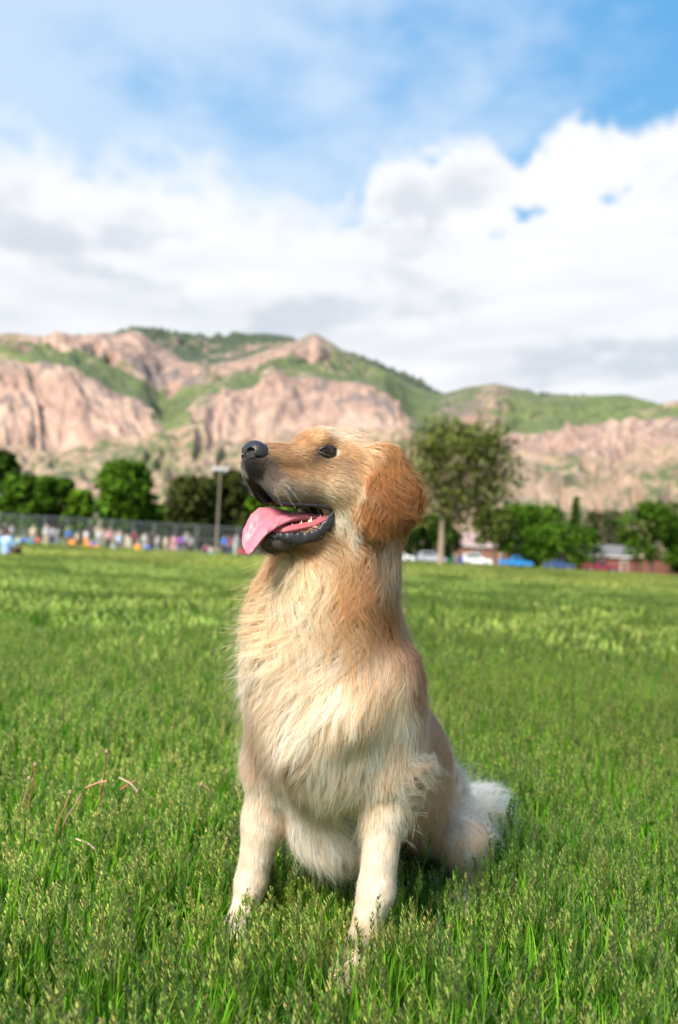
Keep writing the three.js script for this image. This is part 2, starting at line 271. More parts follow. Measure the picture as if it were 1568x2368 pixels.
// surface nets, skipping blocks that hold no surface
function mesher(field, lo, hi, cell, B = 8) {
  const n = [0, 1, 2].map((k) => Math.ceil((hi[k] - lo[k]) / cell / B) * B), sx = n[0] + 1, sy = n[1] + 1, sz = n[2] + 1;
  const val = new Float32Array(sx * sy * sz).fill(NaN), at = (i, j, k) => i + sx * (j + sy * k);
  const reach = cell * B * 0.9 + cell * 2, blocks = [];
  for (let k = 0; k < n[2]; k += B) for (let j = 0; j < n[1]; j += B) for (let i = 0; i < n[0]; i += B) {
    const c = field(lo[0] + (i + B / 2) * cell, lo[1] + (j + B / 2) * cell, lo[2] + (k + B / 2) * cell);
    if (Math.abs(c) < reach * 1.6) { blocks.push([i, j, k]); for (let z = k; z <= k + B; z++) for (let y = j; y <= j + B; y++) for (let x = i; x <= i + B; x++) { const q = at(x, y, z); if (Number.isNaN(val[q])) val[q] = field(lo[0] + x * cell, lo[1] + y * cell, lo[2] + z * cell); } }
  }
  const vid = new Map(), pos = [], idx = [];
  const vert = (i, j, k) => {
    const key = at(i, j, k); let id = vid.get(key); if (id !== undefined) return id;
    let s = 0, X = 0, Y = 0, Z = 0;
    const E = [[0, 0, 0, 1, 0, 0], [0, 1, 0, 1, 1, 0], [0, 0, 1, 1, 0, 1], [0, 1, 1, 1, 1, 1], [0, 0, 0, 0, 1, 0], [1, 0, 0, 1, 1, 0], [0, 0, 1, 0, 1, 1], [1, 0, 1, 1, 1, 1], [0, 0, 0, 0, 0, 1], [1, 0, 0, 1, 0, 1], [0, 1, 0, 0, 1, 1], [1, 1, 0, 1, 1, 1]];
    for (const e of E) { const p = val[at(i + e[0], j + e[1], k + e[2])], q = val[at(i + e[3], j + e[4], k + e[5])]; if ((p < 0) !== (q < 0)) { const t = p / (p - q); X += e[0] + (e[3] - e[0]) * t; Y += e[1] + (e[4] - e[1]) * t; Z += e[2] + (e[5] - e[2]) * t; s++; } }
    id = pos.length / 3; pos.push(lo[0] + (i + (s ? X / s : 0.5)) * cell, lo[1] + (j + (s ? Y / s : 0.5)) * cell, lo[2] + (k + (s ? Z / s : 0.5)) * cell); vid.set(key, id); return id;
  };
  const seen = new Set();
  for (const [bi, bj, bk] of blocks) for (let k = bk; k < bk + B; k++) for (let j = bj; j < bj + B; j++) for (let i = bi; i < bi + B; i++) {
    if (!i || !j || !k) continue;
    const v0 = val[at(i, j, k)];
    for (let ax = 0; ax < 3; ax++) {
      const v1 = val[at(i + (ax === 0), j + (ax === 1), k + (ax === 2))];
      if ((v0 < 0) === (v1 < 0)) continue;
      const q = ax === 0 ? [[i, j - 1, k - 1], [i, j, k - 1], [i, j, k], [i, j - 1, k]] : ax === 1 ? [[i - 1, j, k - 1], [i - 1, j, k], [i, j, k], [i, j, k - 1]] : [[i - 1, j - 1, k], [i, j - 1, k], [i, j, k], [i - 1, j, k]];
      if (q.some(([x, y, z]) => Number.isNaN(val[at(x, y, z)]) || Number.isNaN(val[at(x + 1, y + 1, z + 1)]))) continue;
      const w = q.map((a) => vert(...a));
      if (v0 < 0) idx.push(w[0], w[1], w[2], w[0], w[2], w[3]); else idx.push(w[0], w[2], w[1], w[0], w[3], w[2]);
    }
  }
  const g = new THREE.BufferGeometry();
  g.setAttribute('position', new THREE.Float32BufferAttribute(pos, 3)); g.setIndex(idx);
  return g;
}
console.log('dog skin');
const dogLo = [-0.36, -0.03, -2.16], dogHi = [0.42, 0.84, -1.22];
const skin = mesher(dogField, dogLo, dogHi, 0.0034);
{
  const p = skin.attributes.position, nn = new Float32Array(p.count * 3), g = V();
  for (let i = 0; i < p.count; i++) { gradient(p.getX(i), p.getY(i), p.getZ(i), g, 0.0015).toArray(nn, i * 3); }
  skin.setAttribute('normal', new THREE.BufferAttribute(nn, 3));
}
console.log('skin faces', skin.index.count / 3);
// ---------------------------------------------------------------- the coat: how it lies and what colour it is, told at points of the skin
const eyeL = headPoint(6, 38.5, 41), eyeR = headPoint(6, 38.5, -41);
const fromHead = (cx, cy) => [520.2 + cx * 0.3133, 953.7 + cy * 0.3133];
const lay = [];                                            // {p, dir, len, lift, wave, col}
const furTone = (r, g, b) => { const c = lin(r, g, b), l = 0.3 * c[0] + 0.55 * c[1] + 0.15 * c[2]; const keep = lerp(0.74, 0.92, clamp((r - b - 60) / 70)); return c.map((x) => Math.pow(lerp(l, x, keep), 0.78)); };   // hair albedo: light scatters many times between hairs and deepens the colour
function raymarch(u, v) { const d = P(u, v, 1).sub(camera.position).normalize(); let t = 1.1; for (let i = 0; i < 160; i++) { const q = camera.position.clone().addScaledVector(d, t), f = dogField(q.x, q.y, q.z); if (f < 0.0008) return q; t += Math.max(f * 0.7, 0.0006); if (t > 2.4) return null; } return null; }
function guide(u, v, du, dv, len, lift, wave, r, g, b) {
  const p = raymarch(u, v); if (!p) { console.log('guide misses the dog', u, v); return; }
  lay.push({ p, dir: RIGHT.clone().multiplyScalar(du).addScaledVector(UPV, -dv).normalize(), len: len / 1000, lift, wave: wave / 480, col: furTone(r, g, b) });
}
const hg = (cx, cy, ...rest) => guide(...fromHead(cx, cy), ...rest);
// head
hg(400, 275, 1, 0.05, 8, 0.12, 0, 205, 155, 100); hg(450, 380, 1, 0.35, 9, 0.12, 0, 196, 144, 88); hg(330, 430, 0.8, 0.6, 8, 0.15, 0, 128, 104, 82);
hg(160, 480, 0.3, 1, 9, 0.2, 0, 200, 190, 172); hg(290, 520, 0.6, 0.8, 10, 0.2, 0, 120, 108, 96); hg(668, 300, 0.9, 0.2, 7, 0.1, 0, 140, 100, 66); hg(740, 232, 0.9, -0.1, 7, 0.1, 0, 196, 142, 84); hg(880, 365, 1, 0.3, 8, 0.1, 0, 206, 164, 116); hg(770, 410, 1, 0.3, 9, 0.1, 0, 206, 164, 112); hg(250, 430, 0.3, 1, 7, 0.15, 0, 40, 34, 32); hg(190, 415, 0.2, 1, 6, 0.15, 0, 34, 30, 30); hg(420, 560, 0.8, 0.6, 13, 0.15, 0, 188, 165, 132); hg(560, 620, 1, 0.45, 14, 0.15, 0, 192, 168, 132);
hg(680, 640, 1, 0.35, 14, 0.15, 0, 198, 172, 132); hg(560, 420, 1, 0.4, 9, 0.12, 0, 196, 148, 94); hg(700, 420, 1, 0.4, 9, 0.12, 0, 198, 152, 98); hg(640, 530, 1, 0.45, 12, 0.12, 0, 200, 164, 115);
hg(800, 520, 1, 0.5, 14, 0.14, 0, 230, 200, 152); hg(760, 600, 1, 0.5, 16, 0.14, 0, 236, 214, 172); hg(850, 700, 0.6, 0.9, 22, 0.18, 1, 242, 226, 190); hg(880, 820, 0.5, 1, 28, 0.2, 2, 240, 220, 182);
hg(540, 250, 0.8, -0.6, 8, 0.12, 0, 226, 180, 118); hg(620, 260, 0.9, -0.3, 8, 0.12, 0, 206, 156, 98); hg(690, 200, 0.9, -0.4, 9, 0.12, 0, 234, 190, 130); hg(780, 140, 1, -0.05, 12, 0.12, 0, 248, 226, 188);
hg(950, 195, 1, 0.3, 14, 0.12, 0, 246, 222, 182); hg(920, 300, 1, 0.3, 13, 0.12, 0, 234, 190, 126); hg(980, 430, 0.9, 0.6, 18, 0.14, 0, 228, 184, 124); hg(1060, 290, 0.9, 0.5, 16, 0.14, 0, 230, 188, 130);
hg(920, 560, 0.8, 0.7, 20, 0.14, 0, 226, 190, 136); hg(950, 700, 0.5, 0.9, 26, 0.16, 1, 218, 172, 112);
hg(1200, 330, 0.35, 1, 22, 0.14, 1, 214, 150, 84); hg(1130, 470, -0.15, 1, 24, 0.1, 2, 206, 138, 76); hg(1250, 540, 0.25, 1, 30, 0.12, 4, 200, 130, 68); hg(1330, 600, 0.6, 0.9, 28, 0.2, 4, 200, 132, 70);
hg(1090, 790, -0.1, 1, 11, 0.1, 2, 204, 134, 66); hg(1290, 740, 0.6, 0.8, 14, 0.15, 2, 190, 120, 62); hg(1040, 700, -0.25, 1, 16, 0.1, 1, 212, 148, 80); hg(1180, 640, 0.1, 1, 28, 0.12, 4, 204, 134, 72);
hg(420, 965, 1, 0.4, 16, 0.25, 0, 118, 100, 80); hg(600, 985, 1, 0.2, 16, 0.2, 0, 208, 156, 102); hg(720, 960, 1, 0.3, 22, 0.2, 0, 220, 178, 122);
// throat and neck
guide(680, 1305, -0.1, 1, 60, 0.22, 4, 240, 214, 164); guide(640, 1312, -0.75, 0.75, 74, 0.5, 7, 234, 194, 136); guide(630, 1380, -0.9, 0.5, 78, 0.55, 9, 244, 216, 168); guide(640, 1420, -0.5, 0.9, 81, 0.35, 10, 248, 226, 186);
guide(740, 1330, 0.1, 1, 67, 0.2, 5, 244, 222, 180); guide(790, 1300, 0.05, 1, 60, 0.2, 5, 224, 176, 112); guide(845, 1330, -0.1, 1, 67, 0.22, 8, 220, 166, 104); guide(820, 1400, -0.25, 1, 74, 0.2, 8, 228, 184, 124);
guide(880, 1370, -0.35, 1, 60, 0.16, 4, 202, 148, 92); guide(895, 1290, -0.3, 1, 54, 0.14, 2, 222, 196, 164); guide(740, 1460, -0.3, 1, 81, 0.2, 7, 248, 230, 196); guide(690, 1380, -0.15, 1, 74, 0.22, 8, 246, 224, 182);
guide(622, 1520, -1, 0.4, 78, 0.6, 5, 252, 238, 210); guide(660, 1545, -0.6, 0.8, 74, 0.22, 3, 244, 220, 184); guide(760, 1560, -0.55, 0.85, 81, 0.15, 3, 248, 230, 198); guide(860, 1520, -0.5, 0.9, 67, 0.14, 2, 236, 200, 152);
guide(915, 1440, -0.3, 1, 35, 0.12, 2, 212, 170, 125); guide(940, 1500, -0.2, 1, 38, 0.12, 2, 200, 150, 104); guide(900, 1580, -0.75, 0.7, 67, 0.14, 2, 244, 218, 172);
guide(615, 1640, -0.6, 0.8, 67, 0.2, 2, 240, 212, 172); guide(720, 1650, -0.6, 0.8, 83, 0.14, 3, 252, 238, 210); guide(600, 1720, -0.4, 0.9, 56, 0.16, 2, 234, 204, 168); guide(680, 1740, -0.5, 0.85, 67, 0.14, 2, 240, 216, 180);
guide(800, 1690, -0.3, 1, 56, 0.12, 2, 250, 236, 208); guide(760, 1780, -0.25, 1, 64, 0.14, 3, 252, 240, 216); guide(900, 1690, 0.05, 1, 32, 0.1, 1, 246, 232, 206); guide(860, 1780, -0.05, 1, 36, 0.1, 1, 248, 234, 208); guide(940, 1640, 0.05, 1, 30, 0.1, 1, 242, 226, 200);
// flank and belly
guide(985, 1690, 0.1, 1, 28, 0.1, 1, 226, 184, 144); guide(1010, 1780, 0.1, 1, 28, 0.1, 1, 226, 186, 144); guide(985, 1850, 0.1, 1, 34, 0.12, 1, 228, 192, 154); guide(965, 1590, 0.1, 1, 28, 0.1, 1, 222, 180, 136);
guide(945, 1815, 1, 0.15, 67, 0.7, 6, 240, 221, 192); guide(740, 1890, 0.35, 0.9, 101, 0.3, 4, 245, 236, 218); guide(700, 1915, 0.6, 0.7, 94, 0.35, 4, 242, 232, 213); guide(800, 1900, 0.5, 0.8, 94, 0.3, 4, 245, 236, 218);
// legs
guide(620, 1830, 0, 1, 16, 0.1, 0, 248, 234, 208); guide(600, 1930, 0, 1, 11, 0.1, 0, 248, 234, 208); guide(640, 1880, 0, 1, 14, 0.1, 0, 240, 218, 186); guide(580, 2050, -0.1, 1, 9, 0.1, 0, 246, 230, 204); guide(550, 2140, -0.2, 1, 9, 0.1, 0, 238, 218, 190);
guide(900, 1840, 0, 1, 16, 0.1, 0, 248, 234, 208); guide(885, 1950, 0, 1, 11, 0.12, 0, 246, 230, 202); guide(865, 2060, -0.1, 1, 9, 0.1, 0, 246, 230, 204); guide(835, 2170, -0.2, 1, 9, 0.1, 0, 238, 214, 178); guide(800, 2250, -0.4, 1, 9, 0.1, 0, 236, 212, 178);
guide(1000, 1900, 0.3, 1, 26, 0.14, 1, 226, 188, 150); guide(1062, 1915, 0.3, 0.9, 20, 0.16, 1, 242, 220, 192); guide(1075, 2000, 0.1, 1, 16, 0.12, 0, 240, 228, 210); guide(1000, 1965, 0.2, 0.9, 30, 0.2, 2, 226, 204, 178); guide(1074, 2090, 0, 1, 10, 0.12, 0, 236, 218, 195);
guide(1115, 1878, 0.8, -0.6, 95, 0.75, 6, 255, 247, 230); guide(1075, 1880, 0.7, -0.7, 85, 0.75, 6, 255, 245, 226);
for (const [u, v, d, r, g, b] of [[880, 1350, 1.66, 214, 168, 112], [930, 1500, 1.74, 204, 152, 104], [930, 1700, 1.88, 204, 156, 108], [900, 1850, 2.0, 210, 166, 118], [760, 1600, 1.72, 214, 170, 120], [740, 1200, 1.62, 226, 180, 120]])
  lay.push({ p: P(u, v, d), dir: V(0, -1, 0), len: 0.034, lift: 0.12, wave: 0.001, col: furTone(r, g, b) });
const coat = { dir: V(), len: 0, lift: 0, wave: 0, col: [0, 0, 0] };
function coatAt(x, y, z) {
  let W = 0, L = 0, K = 0, A = 0, r = 0, g = 0, b = 0; coat.dir.set(0, 0, 0);
  for (const l of lay) {
    const dx = x - l.p.x, dy = y - l.p.y, dz = z - l.p.z, q = dx * dx + dy * dy + dz * dz + 0.00003, w = 1 / (q * q * Math.sqrt(q));
    W += w; L += l.len * w; K += l.lift * w; A += l.wave * w; r += l.col[0] * w; g += l.col[1] * w; b += l.col[2] * w; coat.dir.addScaledVector(l.dir, w);
  }
  coat.dir.divideScalar(W); coat.len = L / W; coat.lift = K / W; coat.wave = A / W; coat.col[0] = r / W; coat.col[1] = g / W; coat.col[2] = b / W; return coat;
}
const DARK = lin(16, 13, 13), GUM = lin(150, 60, 66);
function skinColour(x, y, z, out) {
  coatAt(x, y, z); for (let k = 0; k < 3; k++) out[k] = coat.col[k];
  const [a, b, c0] = headLocal(V(x, y, z)), c = Math.abs(c0);
  const mix = (t, q) => { for (let k = 0; k < 3; k++) out[k] = lerp(out[k], q[k], t); };
  if (a > -6 && a < 130 && Math.abs(b) < 120 && c < 60) {
    if (bare(a, b, c)) mix(1, b > -52 - a * 0.13 ? DARK : (c < 20 ? GUM : DARK));
    if (a > 84 && ellD(a, b, c, [102, 34, 0, 19, 21, 25]) < 3) mix(1, DARK);
    const rim = Math.hypot((a - 6) / 14.5, (b - 38.5) / 9.5); if (rim < 1.4 && c > 22) mix(smooth(1.4, 1.15, rim), DARK);
  }
}
const bare = (a, b, c) => a > -2 && (wedge(a, b) < 3.2 || coneD(a, b, c, [16, -34, 0, 112, -16, 0, 16, 15]) < 0);
function furless(a, b, c0) {
  const c = Math.abs(c0);
  if (Math.abs(a) > 140 || Math.abs(b) > 130 || c > 90) return false;
  if (bare(a, b, c)) return true;
  if (a > 88 && b > 18 && b < 60 && c < 27 && ellD(a, b, c, [102, 37, 0, 17, 17, 24]) < 0) return true;
  return c > 24 && Math.hypot((a - 6) / 12.5, (b - 38.5) / 8) < 1;
}
{
  const p = skin.attributes.position, col = new Float32Array(p.count * 3), o = [0, 0, 0];
  for (let i = 0; i < p.count; i++) { skinColour(p.getX(i), p.getY(i), p.getZ(i), o); col.set(o, i * 3); }
  skin.setAttribute('color', new THREE.BufferAttribute(col, 3));
}
// strands: locks follow the skin, every hair follows its lock
function growFur(amount) {
  const R = rng(5), pos = skin.attributes.position, nor = skin.attributes.normal, ix = skin.index.array, nt = ix.length / 3;
  const cum = new Float64Array(nt), cen = V(); let total = 0;
  for (let t = 0; t < nt; t++) {
    const i = ix[t * 3], j = ix[t * 3 + 1], k = ix[t * 3 + 2];
    const ax = pos.getX(i), ay = pos.getY(i), az = pos.getZ(i), bx = pos.getX(j) - ax, by = pos.getY(j) - ay, bz = pos.getZ(j) - az, cx = pos.getX(k) - ax, cy = pos.getY(k) - ay, cz = pos.getZ(k) - az;
    const area = 0.5 * Math.hypot(by * cz - bz * cy, bz * cx - bx * cz, bx * cy - by * cx);
    cen.set(ax, ay, az);
    const toCam = camera.position.clone().sub(cen).normalize(), face = toCam.x * nor.getX(i) + toCam.y * nor.getY(i) + toCam.z * nor.getZ(i);
    let w = 0;
    if (ay > 0.01) { coatAt(ax, ay, az); w = area / Math.max(coat.len, 0.008) * (face < -0.35 ? 0.3 : 1) * (coat.len < 0.02 ? 1.0 : 1.35); }
    total += w; cum[t] = total;
  }
  const pick = (out) => {
    const x = R() * total; let lo = 0, hi = nt - 1; while (lo < hi) { const m = (lo + hi) >> 1; if (cum[m] < x) lo = m + 1; else hi = m; }
    const i = ix[lo * 3], j = ix[lo * 3 + 1], k = ix[lo * 3 + 2]; let s = R(), t = R(); if (s + t > 1) { s = 1 - s; t = 1 - t; } const q = 1 - s - t;
    out[0] = pos.getX(i) * q + pos.getX(j) * s + pos.getX(k) * t; out[1] = pos.getY(i) * q + pos.getY(j) * s + pos.getY(k) * t; out[2] = pos.getZ(i) * q + pos.getZ(j) * s + pos.getZ(k) * t;
  };
  const SEG = 4, nl = Math.floor(amount / 7), locks = [], cellSize = 0.0065, grid = new Map(), key = (x, y, z) => `${Math.floor(x / cellSize)},${Math.floor(y / cellSize)},${Math.floor(z / cellSize)}`;
  const o = [0, 0, 0], g = V(), tan = V(), d = V(), side = V();
  for (let n = 0; n < nl; n++) {
    pick(o); const [a, b, c] = headLocal(V(...o)); if (furless(a, b, c)) continue;
    coatAt(...o); gradient(...o, g, 0.003);
    const L = coat.len * (0.75 + 0.5 * R()), lift = coat.lift, wave = coat.wave, col = coat.col.slice();
    tan.copy(coat.dir).addScaledVector(g, -coat.dir.dot(g)); if (tan.lengthSq() < 1e-6) tan.set(0, -1, 0); tan.normalize();
    const turn = 0.36 * noise(o[0] * 10, o[1] * 10, o[2] * 10) + 0.05 * noise(o[0] * 90, o[1] * 90 + 5, o[2] * 90) + 0.12 * (R() - 0.5);
    side.crossVectors(g, tan); d.copy(tan).multiplyScalar(Math.cos(turn)).addScaledVector(side, Math.sin(turn)).normalize();
    const lock = { p: new Float32Array((SEG + 1) * 3), n: new Float32Array((SEG + 1) * 3), L, col, wave, tone: 1 + 0.09 * noise(o[0] * 60, o[1] * 60, o[2] * 60 + 9) + 0.05 * (R() - 0.5), gold: clamp(0.5 + 0.8 * noise(o[0] * 34 + 3, o[1] * 20, o[2] * 34)), seg: L < 0.018 ? 2 : SEG };
    const q = V(...o), phase = R() * 1.6 + noise(o[0] * 11, o[1] * 11, o[2] * 11) * 6, freq = 4.5 + 3 * R(), step = L / lock.seg;
    q.toArray(lock.p, 0); g.toArray(lock.n, 0);
    const up = Math.sin(lift), al = Math.cos(lift);
    for (let s = 1; s <= lock.seg; s++) {
      const t = s / lock.seg;
      coatAt(q.x, q.y, q.z); gradient(q.x, q.y, q.z, g, 0.004);
      d.lerp(coat.dir, 0.25).addScaledVector(g, -d.dot(g)); d.y -= 0.05; d.normalize();
      side.crossVectors(g, d);
      q.addScaledVector(d, al * step).addScaledVector(g, up * step * (1 - 0.9 * t)).addScaledVector(side, lock.wave * (Math.sin(phase + freq * t) - Math.sin(phase + freq * (t - 1 / lock.seg))));
      const f = dogField(q.x, q.y, q.z), least = Math.min(0.010, L * (0.06 + 0.12 * Math.sin(Math.PI * Math.min(1, t * 0.9))));
      if (f < least) q.addScaledVector(g, least - f);
      q.toArray(lock.p, s * 3); g.toArray(lock.n, s * 3);
    }
    locks.push(lock); const k = key(...o); if (!grid.has(k)) grid.set(k, []); grid.get(k).push(lock);
  }
  const hairs = []; let nv = 0, nf = 0;
  for (let n = 0; n < amount; n++) {
    pick(o); const [a, b, c] = headLocal(V(...o)); if (furless(a, b, c)) continue;
    let best = null, bd = 1e9; const gx = Math.floor(o[0] / cellSize), gy = Math.floor(o[1] / cellSize), gz = Math.floor(o[2] / cellSize);
    for (let i = -1; i <= 1; i++) for (let j = -1; j <= 1; j++) for (let k = -1; k <= 1; k++) { const list = grid.get(`${gx + i},${gy + j},${gz + k}`); if (list) for (const l of list) { const q = (l.p[0] - o[0]) ** 2 + (l.p[1] - o[1]) ** 2 + (l.p[2] - o[2]) ** 2; if (q < bd) { bd = q; best = l; } } }
    if (!best) continue;
    hairs.push([o[0], o[1], o[2], best]); nv += (best.seg + 1) * 2 - 1; nf += best.seg * 2 - 1;
  }
  const P3 = new Float32Array(nv * 3), N3 = new Float32Array(nv * 3), C3 = new Float32Array(nv * 3), I = new Uint32Array(nf * 3); let v = 0, f = 0;
  const q = V(), pr = V(), nx = V(), nn = V();
  for (const [x, y, z, l] of hairs) {
    const S = l.seg, ox = x - l.p[0], oy = y - l.p[1], oz = z - l.p[2], len = 0.72 + 0.45 * R(), stray = R() < 0.10 ? 2.6 : 1, out = stray > 1 ? l.L * (0.10 + 0.42 * R()) : l.L * 0.05 * R(), tight = (l.L > 0.02 ? 0.32 : 0.10) * (stray > 1 ? 0.3 : 1);
    const fz = 0.06 * l.L * stray, fx = (R() - 0.5) * fz, fy = (R() - 0.5) * fz, fzz = (R() - 0.5) * fz, tw = (R() - 0.5) * 0.8;
    const w0 = (l.L < 0.018 ? 0.00030 : 0.00029) * (0.7 + 0.6 * R());
    const tone = l.tone * (0.93 + 0.14 * R()), gold = (clamp(l.gold + (R() - 0.5) * 0.7) - 0.5) * (l.L < 0.018 ? 0.35 : 1);
    const cr = l.col[0] * tone * (1 + 0.04 * gold), cg = l.col[1] * tone * (1 - 0.10 * gold), cb = l.col[2] * tone * (1 - 0.28 * gold);
    const rx = (R() - 0.5) * 0.24, ry = (R() - 0.5) * 0.24, rz = (R() - 0.5) * 0.24, v0 = v;
    for (let s = 0; s <= S; s++) {
      const t = s / S, pull = 1 - tight * Math.pow(t, 0.8), i = s * 3, tt = t * len, si = Math.min(tt * S, S - 1e-4), i0 = Math.floor(si), fr = si - i0;
      const at = (arr, k) => arr[i0 * 3 + k] * (1 - fr) + arr[i0 * 3 + 3 + k] * fr;
      q.set(at(l.p, 0) + ox * pull + fx * t * t, at(l.p, 1) + oy * pull + fy * t * t, at(l.p, 2) + oz * pull + fzz * t * t);
      q.x += l.n[0] * out * t * t; q.y += l.n[1] * out * t * t; q.z += l.n[2] * out * t * t;
      nn.set(at(l.n, 0), at(l.n, 1), at(l.n, 2)).normalize();
      nx.set(l.p[i0 * 3 + 3] - l.p[i0 * 3], l.p[i0 * 3 + 4] - l.p[i0 * 3 + 1], l.p[i0 * 3 + 5] - l.p[i0 * 3 + 2]);
      pr.crossVectors(nx, nn).normalize(); pr.multiplyScalar(Math.cos(tw)).addScaledVector(nn, Math.sin(tw));
      nn.x += rx; nn.y += ry; nn.z += rz; nn.normalize();
      const w = w0 * (1 - 0.75 * t);
      for (const sgn of s === S ? [0] : [-1, 1]) {
        P3[v * 3] = q.x + pr.x * w * sgn; P3[v * 3 + 1] = q.y + pr.y * w * sgn; P3[v * 3 + 2] = q.z + pr.z * w * sgn;
        N3[v * 3] = nn.x; N3[v * 3 + 1] = nn.y; N3[v * 3 + 2] = nn.z; C3[v * 3] = cr; C3[v * 3 + 1] = cg; C3[v * 3 + 2] = cb; v++;
      }
      if (s > 0) { const b0 = v0 + (s - 1) * 2, c0 = v0 + s * 2; if (s === S) { I[f++] = b0; I[f++] = b0 + 1; I[f++] = c0; } else { I[f++] = b0; I[f++] = b0 + 1; I[f++] = c0; I[f++] = b0 + 1; I[f++] = c0 + 1; I[f++] = c0; } }
    }
  }
  const geo = new THREE.BufferGeometry();
  geo.setAttribute('position', new THREE.BufferAttribute(P3, 3)); geo.setAttribute('normal', new THREE.BufferAttribute(N3, 3)); geo.setAttribute('color', new THREE.BufferAttribute(C3, 3)); geo.setIndex(new THREE.BufferAttribute(I, 1));
  console.log('hairs', hairs.length, 'faces', nf);
  return geo;
}
const dog = new THREE.Group();
part(dog, 'body', skin, new THREE.MeshStandardMaterial({ vertexColors: true, roughness: 0.75 }));
console.log('fur start', Date.now() % 1e6);
const fur = part(dog, 'coat', growFur(320000), new THREE.MeshPhysicalMaterial({ vertexColors: true, roughness: 1, specularIntensity: 0, transmission: 0.55, thickness: 0, side: THREE.DoubleSide }));
console.log('fur end', Date.now() % 1e6);
fur.userData.kind = 'stuff';
